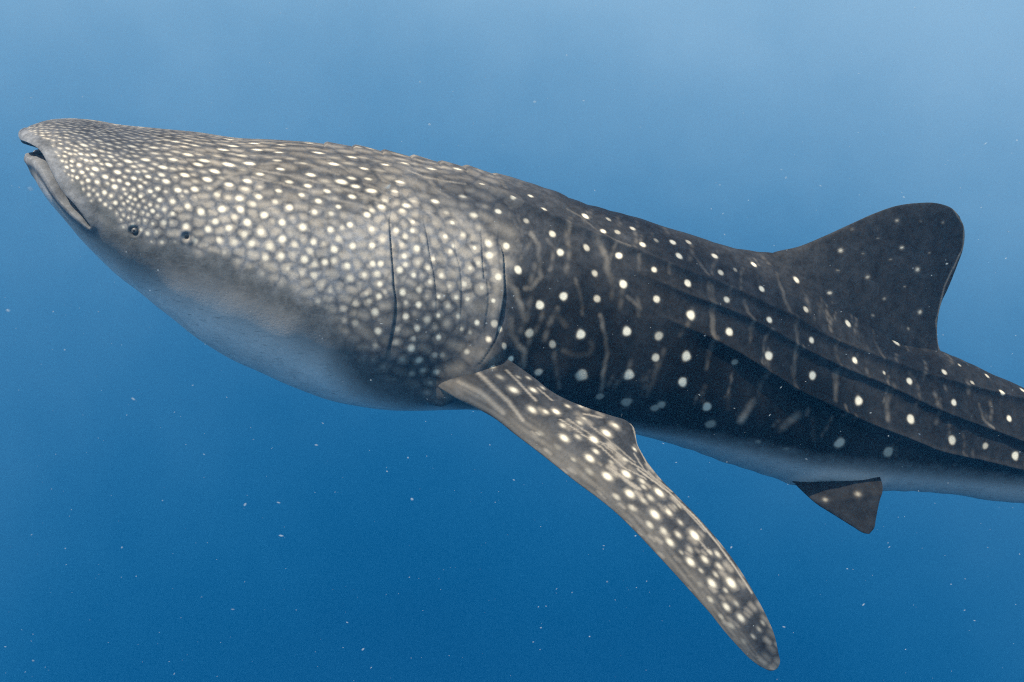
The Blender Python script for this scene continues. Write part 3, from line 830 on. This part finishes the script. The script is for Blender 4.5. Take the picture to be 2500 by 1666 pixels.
# ------------------------------------------------------------------ skin material
def skin_material(name='shark_skin'):
    t = NT(name)
    at = t.n('ShaderNodeAttribute', attribute_name='marks')
    sep = t.n('ShaderNodeSeparateColor')
    t.l(at.outputs['Color'], sep.inputs[0])
    at2 = t.n('ShaderNodeAttribute', attribute_name='tone')
    sep2 = t.n('ShaderNodeSeparateColor')
    t.l(at2.outputs['Color'], sep2.inputs[0])
    tc = t.n('ShaderNodeTexCoord')
    n1 = t.noise(55, 4, tc.outputs['Object'], .65)
    n2 = t.noise(9, 4, tc.outputs['Object'], .6)
    n3 = t.noise(260, 2, tc.outputs['Object'], .7)
    # ground pigment
    gr = t.n('ShaderNodeCombineColor')
    g = sep2.outputs[0]
    var = t.math('ADD', t.math('MULTIPLY', n2.outputs[0], 1.1), 0.45)
    var = t.math('MULTIPLY', var, t.math('ADD', t.math('MULTIPLY', n1.outputs[0], .7), .65))
    n4 = t.noise(24, 6, tc.outputs['Object'], .75)
    mo = t.n('ShaderNodeMapRange'); t.l(n4.outputs[0], mo.inputs[0])
    mo.inputs[1].default_value = .35; mo.inputs[2].default_value = .68; mo.inputs[3].default_value = .62; mo.inputs[4].default_value = 1.55
    var = t.math('MULTIPLY', var, mo.outputs[0])
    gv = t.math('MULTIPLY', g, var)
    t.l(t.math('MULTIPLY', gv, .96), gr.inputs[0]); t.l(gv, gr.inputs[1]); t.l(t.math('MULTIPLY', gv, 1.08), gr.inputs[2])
    c = t.mix(t.math('MULTIPLY', sep.outputs[1], t.math('ADD', t.math('MULTIPLY', n1.outputs[0], .5), .75), True), gr.outputs[0], (.50, .44, .355))
    bel = t.mix(n2.outputs[0], (.62, .58, .54), (.84, .79, .74))
    bel = t.mix(sep2.outputs[2], (.075, .078, .078), bel)  # upper belly strip darkened: paints in the shade under the cheek
    bel = t.mix(t.math('MULTIPLY', t.math('SUBTRACT', n4.outputs[0], .40, True), 1.1, True), bel, (.30, .30, .29))
    mpf = t.n('ShaderNodeMapping'); mpf.inputs['Scale'].default_value = (22, 30, 120); mpf.inputs['Rotation'].default_value = (0, .35, 0)
    t.l(tc.outputs['Object'], mpf.inputs['Vector'])
    n5 = t.noise(1.0, 2, mpf.outputs[0], .6)
    bel = t.mix(t.math('MULTIPLY', t.math('SUBTRACT', n5.outputs[0], .60, True), 4.0, True), bel, (.16, .16, .16))
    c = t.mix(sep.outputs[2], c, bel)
    bb = t.math('MULTIPLY', sep.outputs[0], t.math('ADD', t.math('MULTIPLY', n3.outputs[0], .5), .78), True)
    c = t.mix(bb, c, (.82, .75, .59))
    c = t.mix(sep2.outputs[1], c, (.012, .012, .014))
    c = t.mix(t.math('MULTIPLY', t.math('GREATER_THAN', n3.outputs[0], .67), .45), c, (.02, .02, .022))
    p = t.n('ShaderNodeBsdfPrincipled')
    t.l(c, p.inputs['Base Color'])
    p.inputs['Roughness'].default_value = .62
    p.inputs['Specular IOR Level'].default_value = .10
    b = t.n('ShaderNodeBump')
    b.inputs['Strength'].default_value = .35
    b.inputs['Distance'].default_value = .003
    t.l(t.math('ADD', n1.outputs[0], t.math('MULTIPLY', n3.outputs[0], .5)), b.inputs['Height'])
    t.l(b.outputs[0], p.inputs['Normal'])
    t.l(p.outputs[0], t.out.inputs[0])
    return t.m
SKIN = skin_material()

def mesh_from_arrays(name, co, quads, marks, tone, parent, extra_tris=None):
    """co (n,3) in object coordinates, quads (m,4)"""
    me = bpy.data.meshes.new(name)
    me.vertices.add(len(co))
    me.vertices.foreach_set('co', np.ascontiguousarray(co, dtype=np.float32).ravel())
    nq = len(quads); nt = 0 if extra_tris is None else len(extra_tris)
    me.loops.add(nq * 4 + nt * 3)
    vi = np.asarray(quads, np.int32).ravel()
    if nt: vi = np.concatenate([vi, np.asarray(extra_tris, np.int32).ravel()])
    me.loops.foreach_set('vertex_index', vi)
    me.polygons.add(nq + nt)
    st = np.arange(nq) * 4
    if nt: st = np.concatenate([st, nq * 4 + np.arange(nt) * 3])
    me.polygons.foreach_set('loop_start', st.astype(np.int32))
    me.update(calc_edges=True)
    me.validate()
    for nm, arr in (('marks', marks), ('tone', tone)):
        a = me.attributes.new(nm, 'FLOAT_COLOR', 'POINT')
        full = np.ones((len(co), 4), np.float32); full[:, :arr.shape[1]] = arr
        a.data.foreach_set('color', full.ravel())
    me.shade_smooth()
    me.materials.append(SKIN)
    o = bpy.data.objects.new(name, me)
    sc.collection.objects.link(o)
    o.parent = parent
    return o

shark = bpy.data.objects.new('whale_shark', None)
shark.location = tuple(O)
from mathutils import Matrix
shark.rotation_euler = Matrix((tuple(A), tuple(-B), tuple(Z))).transposed().to_euler()
sc.collection.objects.link(shark)
tag(shark, 'white-spotted grey whale shark swimming left through open blue water', 'whale shark')

# far flank: mirror of the near one, sampled at its own columns
tn = th_near
tf = 2 * math.pi - th_far
jf = np.interp(tf, tn, np.arange(NN))
j0 = np.floor(jf).astype(int); fr = (jf - j0)
j1 = np.minimum(j0 + 1, NN - 1)
def far(arr):
    f = fr if arr.ndim == 2 else fr[:, None]
    return arr[:, j0] * (1 - f) + arr[:, j1] * f
Vf = far(Vn); Vf = Vf * np.array([1, -1, 1])
VV = np.concatenate([Vn, Vf], axis=1)
marks = np.stack([bright, dim, belly], -1)
paler = np.interp(Sg, [0, 1.5, 2.1], [1, 1, .62])[:, None] * smooth(dl / np.interp(Sg, [0, 1.6, 2.2], [1, 1, .4])[:, None], .05, .30) * (1 - .55 * lipband)  # low by the spotted edge, where the cheek's shade is painted in
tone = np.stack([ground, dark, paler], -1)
marks = np.concatenate([marks, far(marks)], axis=1).reshape(-1, 3)
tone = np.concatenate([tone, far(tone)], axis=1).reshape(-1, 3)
co = to_obj(VV.reshape(-1, 3))
ii, jj = np.meshgrid(np.arange(NS - 1), np.arange(NC), indexing='ij')
jn = (jj + 1) % NC
quads = np.stack([ii * NC + jj, (ii + 1) * NC + jj, (ii + 1) * NC + jn, ii * NC + jn], -1).reshape(-1, 4)
# caps
c0 = VV[0].mean(0); c1 = VV[-1].mean(0)
co = np.vstack([co, to_obj(c0[None]), to_obj(c1[None])])
marks = np.vstack([marks, marks[0:1], marks[-1:]]); tone = np.vstack([tone, tone[0:1], tone[-1:]])
j = np.arange(NC); jn = (j + 1) % NC
tris = np.vstack([np.stack([np.full(NC, NS * NC), j, jn], -1), np.stack([np.full(NC, NS * NC + 1), (NS - 1) * NC + jn, (NS - 1) * NC + j], -1)])
body = mesh_from_arrays('body', co, quads, marks, tone, shark, tris)

# ------------------------------------------------------------------ fins
def resample(pts, n, power=1.0):
    pts = np.array(pts, float)
    d = np.concatenate([[0], np.cumsum(np.linalg.norm(pts[1:] - pts[:-1], axis=1))])
    u = np.linspace(0, 1, n) ** power
    return hermite(d, pts, u * d[-1])

def polyat(pts, ts, n):
    """pts with explicit parameters ts -> n samples"""
    return hermite(np.array(ts, float), np.array(pts, float), np.linspace(0, 1, n))

def build_fin(name, lead, trail, thick, nrm, dabs=(), streaks=(), ground_v=.05, nu=200, nv=90, mirror=0, bend=0.0,
              fill=0, root_pale=0.0, pale_lead=0.0, label=None, tfun=None):
    """lead, trail: (nu,3) local edges; thickness (m) along the span; nrm: local normal of the upper face"""
    nu = len(lead); u = np.linspace(0, 1, nu)[:, None, None]
    v = (0.5 - 0.5 * np.cos(np.linspace(0, math.pi, nv)))[None, :, None]
    P = lead[:, None, :] * (1 - v) + trail[:, None, :] * v
    n = np.array(nrm, float); n /= np.linalg.norm(n)
    vv = v[..., 0]
    prof = (2.6 * np.sqrt(vv + 1e-9) - 1.6 * vv - 1.0 * vv ** 2) * 0.9     # aerofoil
    prof = np.clip(prof, 0, None)
    th = thick(u[..., 0]) * prof
    P = P + n * (bend * np.sin(math.pi * np.clip(u[..., 0], 0, 1)) * np.sin(math.pi * vv))[..., None]
    up = P + n * (th / 2)[..., None]
    dn = P - n * (th / 2)[..., None]
    # tree on the upper face for the marks
    t = tree_of(up.reshape(-1, 3))
    fb = np.zeros(nu * nv); fd = np.zeros(nu * nv)
    pxy = project(up)
    flatp = pxy.reshape(-1, 2)
    def loc(X, Y):
        d = (flatp[:, 0] - X) ** 2 + (flatp[:, 1] - Y) ** 2
        k = int(np.argmin(d)); return k, float(d[k]) ** .5
    upf = up.reshape(-1, 3)
    span = (trail.mean(0) * 0 + lead[-1] - lead[0]); span /= np.linalg.norm(span)
    for c, s in dabs:
        for a in s.split():
            x, y, r, b = map(float, a.split(','))
            X, Y = cp(c, x, y)
            k, d = loc(X, Y)
            if d > 12: continue
            r3 = r * c[2] * local_to_world(upf[k])[1] / F * .6
            # marks stretched along the span
            iu = min(max(k // nv, 3), nu - 4)
            sp_ = lead[iu + 3] - lead[iu - 3]; sp_ = sp_ / np.linalg.norm(sp_)
            st_ = 1.75 if name == 'pectoral_fin' else 1.0
            for co_, vi, ds in t.find_range(upf[k], r3 * 2.6):
                dv_ = upf[vi] - upf[k]
                al = float(dv_ @ sp_); pe = math.sqrt(max(0, float(dv_ @ dv_) - al * al))
                q = math.sqrt((al / st_) ** 2 + pe * pe) / r3
                a = 1 - min(1.0, max(0.0, (q - .15) / 1.05)); a = a * a * (3 - 2 * a)
                fb[vi] = max(fb[vi], a * b ** 1.5)
                fd[vi] = max(fd[vi], math.exp(-(q / 1.2) ** 2) * .5 * b)
    for c, wd, st, s in streaks:
        for x, y in path_pts(c, s, 3.0):
            k, d = loc(x, y)
            if d > 12: continue
            r3 = wd * c[2] * local_to_world(upf[k])[1] / F
            for co_, vi, ds in t.find_range(upf[k], r3 * 1.6):
                a = math.exp(-(ds / r3) ** 2) * st
                if a > fd[vi]: fd[vi] = a
    for q in range(fill):
        k = random.randint(int(nu * .2), nu - 2) * nv + random.randint(3, nv - 3)
        r3 = random.uniform(.006, .012); b = random.uniform(.2, .5)
        for z in (-1.2, -.5, .2, .9):
            for co_, vi, ds in t.find_range(Vector(upf[k]) + Vector(span) * z * r3, r3 * 1.6):
                a = math.exp(-(ds / r3) ** 2) * b
                if a > fd[vi]: fd[vi] = a
    fb = fb.reshape(nu, nv); fd = fd.reshape(nu, nv)
    gtone = np.full((nu, nv), ground_v)
    if pale_lead > 0:
        fd = np.maximum(fd, pale_lead * (1 - smooth(vv + 0.05 * np.sin(u[..., 0] * 40), .08, .42)) * (.72 + .28 * np.sin(vv * 60 + 2 * np.sin(u[..., 0] * 9)) * np.sin(u[..., 0] * 23 + vv * 9)))
    if name == 'pectoral_fin':      # base darkened to blend the lit fin into the shaded flank
        rt = smooth(u[..., 0] + .03 * np.sin(vv * 14), .03, .17) * np.ones((1, nv))
        fd = fd * (.45 + .55 * rt); gtone = gtone * (.5 + .5 * rt)
    z = np.zeros_like(fb)
    rb = root_pale * (1 - smooth(u[..., 0] + .10 * np.abs(vv - .45) + .03 * np.sin(vv * 25),   .20, .36)) * np.ones((1, nv))
    mk_u = np.stack([fb * (1 - rb), fd * (1 - rb), rb], -1); tn_u = np.stack([gtone, z, z + .35], -1)
    mk_d = np.stack([z, z + .1, z + .8], -1); tn_d = np.stack([gtone, z, z + .5], -1)
    co = np.concatenate([to_obj(up).reshape(-1, 3), to_obj(dn).reshape(-1, 3)])
    i, j = np.meshgrid(np.arange(nu - 1), np.arange(nv - 1), indexing='ij')
    k = i * nv + j
    qa = np.stack([k, k + nv, k + nv + 1, k + 1], -1).reshape(-1, 4)
    qb = qa[:, ::-1] + nu * nv
    q = [qa, qb]
    # rims
    off = nu * nv
    e = np.arange(nu - 1)
    q.append(np.stack([e * nv, e * nv + off, (e + 1) * nv + off, (e + 1) * nv], -1))
    q.append(np.stack([(e + 1) * nv + nv - 1, (e + 1) * nv + nv - 1 + off, e * nv + nv - 1 + off, e * nv + nv - 1], -1))
    e = np.arange(nv - 1)
    q.append(np.stack([e + 1, e + 1 + off, e + off, e], -1))
    b0 = (nu - 1) * nv
    q.append(np.stack([b0 + e, b0 + e + off, b0 + e + 1 + off, b0 + e + 1], -1))
    quads = np.vstack(q)
    mk = np.concatenate([mk_u.reshape(-1, 3), (mk_u if name == 'dorsal_fin' else mk_d).reshape(-1, 3)])
    tn_ = np.concatenate([tn_u.reshape(-1, 3), tn_d.reshape(-1, 3)])
    o = mesh_from_arrays(name, co, quads, mk, tn_, shark)
    if mirror:
        m = o.data.copy()
        c2 = co.copy(); c2[:, 1] *= -1
        # the far fin is carried higher: turn it about its root
        piv = c2[:nv].mean(0)
        an = R(mirror)
        w_ = smooth(np.linalg.norm(c2 - piv, axis=1), 0.0, 0.25) * an
        dy, dz_ = c2[:, 1] - piv[1], c2[:, 2] - piv[2]
        c2[:, 1] = piv[1] + dy * np.cos(w_) - dz_ * np.sin(w_)
        c2[:, 2] = piv[2] + dy * np.sin(w_) + dz_ * np.cos(w_)
        m.vertices.foreach_set('co', c2.astype(np.float32).ravel())
        m.flip_normals()
        o2 = bpy.data.objects.new(name, m)
        sc.collection.objects.link(o2); o2.parent = shark
    return o

def rays_to(pts, depth_fn):
    """photo pixels + a depth rule (world y from pixel) -> local points"""
    out = []
    for X, Y in pts:
        y = depth_fn(X, Y)
        out.append([(X - W / 2) / F * y, y, -(Y - H / 2) / F * y])
    return world_to_local(np.array(out))

# near pectoral: sheet leaning back, root buried in the lower flank
root_i, root_j, _ = locate(1180, 900)
root_w = local_to_world(Vn[root_i, root_j])
print('pectoral root depth', root_w)
def pec_depth(X, Y):
    # a plane through the root: higher points lie farther off, the tip comes nearer
    y0 = fin_y - 0.04
    z0 = root_w[2]
    k = 0.42
    dz = -(Y - H / 2) / F
    y = (y0 - k * z0) / (1 - k * dz)
    fl = max(0.0, min(1.0, (Y - 1150) / 480.0))
    return y + 0.10 * fl * fl
lead_px = [(1000, 900), (1068, 950), (1107, 970), (1160, 995), (1211, 1024), (1254, 1058), (1308, 1099), (1361, 1141), (1405, 1176), (1450, 1209), (1500, 1249), (1551, 1298),
           (1601, 1351), (1651, 1405), (1702, 1462), (1735, 1499), (1769, 1542), (1802, 1579), (1836, 1613), (1863, 1631), (1882, 1638), (1890, 1637)]
trail_px = [(1150, 800), (1198, 852), (1222, 866), (1254, 887), (1303, 922), (1348, 957), (1388, 978), (1442, 999), (1495, 1016), (1530, 1028), (1546, 1042), (1556, 1085),
            (1575, 1120), (1603, 1158), (1652, 1210), (1695, 1254), (1735, 1298), (1776, 1348), (1809, 1395), (1843, 1452), (1870, 1502), (1890, 1549), (1900, 1593), (1904, 1618), (1896, 1634), (1890, 1637)]
lp = resample(lead_px, 260); tp_ = resample(trail_px, 260)
Lp = rays_to(lp, pec_depth); Tp2 = rays_to(tp_, pec_depth)
# root line sinks into the body
def sink(L, amount, n0):
    w = np.clip(1 - np.arange(len(L)) / n0, 0, 1)[:, None]
    return L + np.array([0, -1, 0]) * amount * w ** 1.5
Lp = sink(Lp, .16, 34); Tp2 = sink(Tp2, .16, 26)
pec_dabs = [(C3, "590,270,50,.8 800,500,50,.9 980,500,38,.9 1065,480,25,.5 680,380,40,.4 970,680,48,.8 1090,690,35,.7 1190,695,40,1 1290,640,30,.6 1410,645,30,.5 1440,750,30,.5 1400,790,35,.5 1250,820,35,.6 1260,930,50,.9 1380,920,35,.5 1525,945,48,1 1645,885,50,1 1725,820,38,.7 1495,1125,52,.9 1550,1060,35,.7 1345,1135,35,.4 1650,1285,55,1 1825,1255,52,1 1690,1150,30,.4 1820,1130,35,.5 1970,1320,40,.6 1860,1440,50,.9 1740,1470,45,.5 2125,1430,55,1 1900,1030,25,.8 930,380,25,.5 840,370,25,.4 1490,1240,50,.3 1200,1020,45,.25 1040,890,45,.25 1980,1370,35,.5 2050,1480,35,.5 1980,1500,40,.5"),
            (C4, "405,195,42,.9 310,215,35,.5 560,220,35,.5 425,300,35,.5 590,345,45,1 690,330,35,.7 550,420,38,.6 655,460,35,.6 780,410,28,.5 760,490,32,.6 885,500,48,1 705,550,40,.8 850,600,30,.4 780,620,22,.4 850,690,42,.9 960,680,36,.7 990,620,28,.5 1050,635,32,.6 1060,725,30,.5 930,760,25,.5 1035,780,28,.5 1010,855,42,.9 1150,850,50,1 1105,900,25,.5 1000,970,35,.5 1115,1020,36,.8 1220,1105,38,.8 1185,990,30,.4 1150,1160,35,.4 1310,1240,22,.5 1350,1180,25,.4 1380,1140,25,.4 1075,1090,30,.4 300,60,30,.3 735,290,30,.3 770,280,25,.4 920,850,30,.25 1240,1270,30,.3")]
pec_streaks = [(C3, 20, .5, "450,310 600,460 750,600 880,770"), (C3, 11, .5, "730,310 850,430 1000,590"), (C3, 9, .4, "1020,480 1150,590"),
               (C3, 9, .45, "1220,760 1400,880 1600,1020 1800,1200 2000,1300"), (C3, 9, .45, "1630,980 1800,1110 2050,1270 2240,1420"),
               (C3, 15, .5, "1700,1220 1850,1330 1950,1400"), (C3, 12, .4, "1430,710 1600,745"), (C3, 9, .35, "1290,760 1500,900 1700,1060"),
               (C3, 9, .35, "1500,820 1700,980 1900,1150"), (C4, 12, .5, "280,20 460,160"), (C4, 9, .55, "470,20 700,190 900,380 1050,560 1180,740 1300,920"),
               (C4, 9, .4, "540,30 760,250 960,470"), (C4, 9, .4, "900,520 1000,640"), (C3, 30, .45, "300,420 500,520 700,700"),
               (C3, 9, .4, "1900,1080 2000,1240 2200,1420"), (C3, 8, .5, "1880,800 1930,1000 2020,1180")]
nrm_w = np.array([0.12, -0.80, 0.42]); 
nrm_l = np.array([nrm_w @ A, nrm_w @ B, nrm_w @ Z])
build_fin('pectoral_fin', Lp, Tp2, lambda u: 0.050 * (1 - u) + 0.012, nrm_l, pec_dabs, pec_streaks, .038, nu=260, nv=110, mirror=36, bend=0.02, fill=110, pale_lead=.26)

# first dorsal fin in the sagittal plane
dl_px = [(1760, 680), (1840, 640), (1893, 616), (1945, 604), (2019, 574), (2082, 545), (2136, 521), (2189, 503), (2240, 496), (2290, 497), (2325, 510), (2342, 530)]
dt_px = [(2250, 930), (2301, 866), (2293, 850), (2288, 818), (2290, 776), (2300, 735), (2311, 712), (2337, 648), (2350, 612), (2355, 580), (2352, 550), (2342, 530)]
def sag(pts):
    return np.array([[*(px_plane(*q)[:1]), 0.0, px_plane(*q)[1]] for q in pts])
dL = sag(resample(dl_px, 150)); dT = sag(resample(dt_px, 150))
dor_dabs = [(D1, "1025,505,24,.85 1215,690,24,.55 1455,475,20,.9 1565,637,26,.85 1585,940,26,.8 1420,290,20,.5 945,795,22,.8 1590,290,18,.15 1100,350,22,.15 1290,410,14,.25 1750,300,18,.3 1000,640,16,.3 1380,560,16,.3 1330,840,18,.35 1480,760,14,.3 1180,520,16,.25 1650,520,14,.3 1500,1050,18,.35 1250,960,16,.3")]
build_fin('dorsal_fin', dL, dT, lambda u: 0.34 * (1 - u) ** 5 + 0.09 * (1 - u) ** 1.5 + 0.016, (0, 1, 0), dor_dabs, [(D1, 7, .3, "1720,1200 1700,1000 1760,750 1890,480 1900,330 1820,200")], .025, nu=150, nv=110)

# pelvic fins, hanging from the lower flank
pi_, pj_, _ = locate(2030, 1150)
pel_w = local_to_world(Vn[pi_, pj_])
print('pelvic root', pel_w)
def pel_depth(X, Y):
    return pel_w[1] + 0.035 - 0.00035 * (Y - 1150)
pl_px = [(1925, 1160), (1960, 1200), (1985, 1224), (2040, 1260), (2080, 1285), (2113, 1303), (2122, 1304)]
pt_px = [(2160, 1150), (2160, 1192), (2150, 1215), (2144, 1239), (2138, 1270), (2134, 1290), (2122, 1304)]
pL = sink(rays_to(resample(pl_px, 70), pel_depth), .10, 26); pT = sink(rays_to(resample(pt_px, 70), pel_depth), .10, 26)
build_fin('pelvic_fin', pL, pT, lambda u: 0.045 * (1 - u) + 0.010, (0, 1, .25), root_pale=0.0, dabs=[(D2, "915,1050,28,.4 1145,1010,35,.4")], ground_v=.016, nu=70, nv=50, mirror=50)

# fins of the tail, past the right edge of the frame
def tail_fin(name, L, T, th):
    build_fin(name, np.array([[a, 0, b] for a, b in resample(L, 60)]), np.array([[a, 0, b] for a, b in resample(T, 60)]), lambda u: th * (1 - u) + .012, (0, 1, 0), [], [], .034, nu=60, nv=30, fill=20)
e = Tp[-1] * .5 + Bp[-1] * .5
tail_fin('caudal_fin', [e + (-.25, .03), e + (.15, .45), e + (.55, .95), e + (.72, 1.15)], [e + (-.15, -.05), e + (.22, .02), e + (.52, .60), e + (.72, 1.15)], .09)
tail_fin('caudal_fin', [e + (-.22, .0), e + (.02, -.22), e + (.20, -.50), e + (.27, -.60)], [e + (-.12, .05), e + (.20, -.02), e + (.22, -.30), e + (.27, -.60)], .08)
q = hermite(S, Tp, np.array([S[-1] - 1.35]))[0]
tail_fin('second_dorsal_fin', [q + (-.10, -.02), q + (.05, .10), q + (.16, .18), q + (.22, .19)], [q + (.20, -.12), q + (.24, -.05), q + (.21, .06), q + (.22, .19)], .05)
q = hermite(S, Bp, np.array([S[-1] - 1.30]))[0]
tail_fin('anal_fin', [q + (-.08, .02), q + (.04, -.09), q + (.12, -.15), q + (.18, -.16)], [q + (.16, .02), q + (.20, -.06), q + (.18, -.10), q + (.18, -.16)], .045)

# ------------------------------------------------------------------ eyes
def eye_mat():
    t = NT('eye')
    tc = t.n('ShaderNodeTexCoord')
    sp = t.n('ShaderNodeSeparateXYZ')
    t.l(tc.outputs['Object'], sp.inputs[0])
    r = t.math('SQRT', t.math('ADD', t.math('POWER', sp.outputs[0], 2.0), t.math('POWER', sp.outputs[1], 2.0)))
    ramp = t.n('ShaderNodeValToRGB')
    e = ramp.color_ramp.elements
    e[0].position = .0; e[0].color = (.004, .004, .006, 1)
    e[1].position = 1.; e[1].color = (.05, .05, .055, 1)
    for p, c in ((.36, (.004, .004, .006)), (.46, (.09, .09, .085)), (.70, (.06, .062, .065))):
        k = e.new(p); k.color = (*c, 1)
    t.l(t.math('DIVIDE', r, 0.0115), ramp.inputs[0])
    p = t.n('ShaderNodeBsdfPrincipled')
    t.l(ramp.outputs[0], p.inputs['Base Color'])
    p.inputs['Roughness'].default_value = .45
    t.l(p.outputs[0], t.out.inputs[0])
    return t.m
EM = eye_mat()
verts, faces = [], []
nr, na = 12, 28
for a in range(nr + 1):
    ph_ = math.pi * a / nr
    for b in range(na):
        verts.append((0.0115 * math.sin(ph_) * math.cos(2 * math.pi * b / na), 0.0115 * math.sin(ph_) * math.sin(2 * math.pi * b / na), 0.0115 * math.cos(ph_) * .75))
for a in range(nr):
    for b in range(na):
        faces.append((a * na + b, (a + 1) * na + b, (a + 1) * na + (b + 1) % na, a * na + (b + 1) % na))
me = bpy.data.meshes.new('eye')
me.from_pydata(verts, [], faces); me.validate(); me.shade_smooth(); me.materials.append(EM)
for sg in (1, -1):
    o = bpy.data.objects.new('eye', me)
    sc.collection.objects.link(o); o.parent = shark
    c = eye_c + eye_n * (-0.010)
    c = to_obj(c * np.array([1, sg, 1])); n = to_obj(eye_n * np.array([1, sg, 1]))
    o.location = tuple(c)
    o.rotation_euler = Vector(n).to_track_quat('Z', 'Y').to_euler()

# ------------------------------------------------------------------ drifting particles
def make_plankton():
    g = (1 + 5 ** .5) / 2
    base = [Vector(v).normalized() for v in ((-1, g, 0), (1, g, 0), (-1, -g, 0), (1, -g, 0), (0, -1, g), (0, 1, g), (0, -1, -g), (0, 1, -g), (g, 0, -1), (g, 0, 1), (-g, 0, -1), (-g, 0, 1))]
    fc = [(0, 11, 5), (0, 5, 1), (0, 1, 7), (0, 7, 10), (0, 10, 11), (1, 5, 9), (5, 11, 4), (11, 10, 2), (10, 7, 6), (7, 1, 8),
          (3, 9, 4), (3, 4, 2), (3, 2, 6), (3, 6, 8), (3, 8, 9), (4, 9, 5), (2, 4, 11), (6, 2, 10), (8, 6, 7), (9, 8, 1)]
    vs, fs = [], []
    for k in range(1500):
        y = random.uniform(1.2, 10.5) if k % 3 else random.uniform(1.2, 4.0)
        x = random.uniform(-.60, .64) * y; z = random.uniform(-.44, .36) * y
        r = .0014 * random.lognormvariate(0, .5) * (y / 3.5) ** .8
        if random.random() < .02: r *= 3.0
        st = Vector((random.uniform(.7, 2.0), random.uniform(.6, 1.3), random.uniform(.5, 1.2)))
        a = random.uniform(-.6, .9); n = len(vs)
        for b in base:
            px_, pz_ = b[0] * st.x, b[2] * st.z
            vs.append((x + r * (px_ * math.cos(a) - pz_ * math.sin(a)), y + r * b[1] * st.y, z + r * (px_ * math.sin(a) + pz_ * math.cos(a))))
        fs += [tuple(n + q for q in f) for f in fc]
    me = bpy.data.meshes.new('plankton')
    me.from_pydata(vs, [], fs); me.shade_smooth()
    o = bpy.data.objects.new('plankton', me)
    sc.collection.objects.link(o)
    tag(o, 'tiny pale specks of plankton drifting in the blue water', 'plankton', 'stuff')
    t = NT('plankton')
    p = t.n('ShaderNodeBsdfPrincipled')
    p.inputs['Base Color'].default_value = (.42, .50, .55, 1)
    p.inputs['Roughness'].default_value = .6
    tr = t.n('ShaderNodeBsdfTransparent')
    mx = t.n('ShaderNodeMixShader'); lw = t.n('ShaderNodeLayerWeight'); lw.inputs[0].default_value = .5
    t.l(t.math('MULTIPLY', t.math('POWER', t.math('SUBTRACT', 1.0, lw.outputs['Facing']), 2.0), .26), mx.inputs[0])
    t.l(tr.outputs[0], mx.inputs[1]); t.l(p.outputs[0], mx.inputs[2]); t.l(mx.outputs[0], t.out.inputs[0])
    me.materials.append(t.m)
make_plankton()
print('rings', NS, 'fill', nfill, 'spots', len(placed))
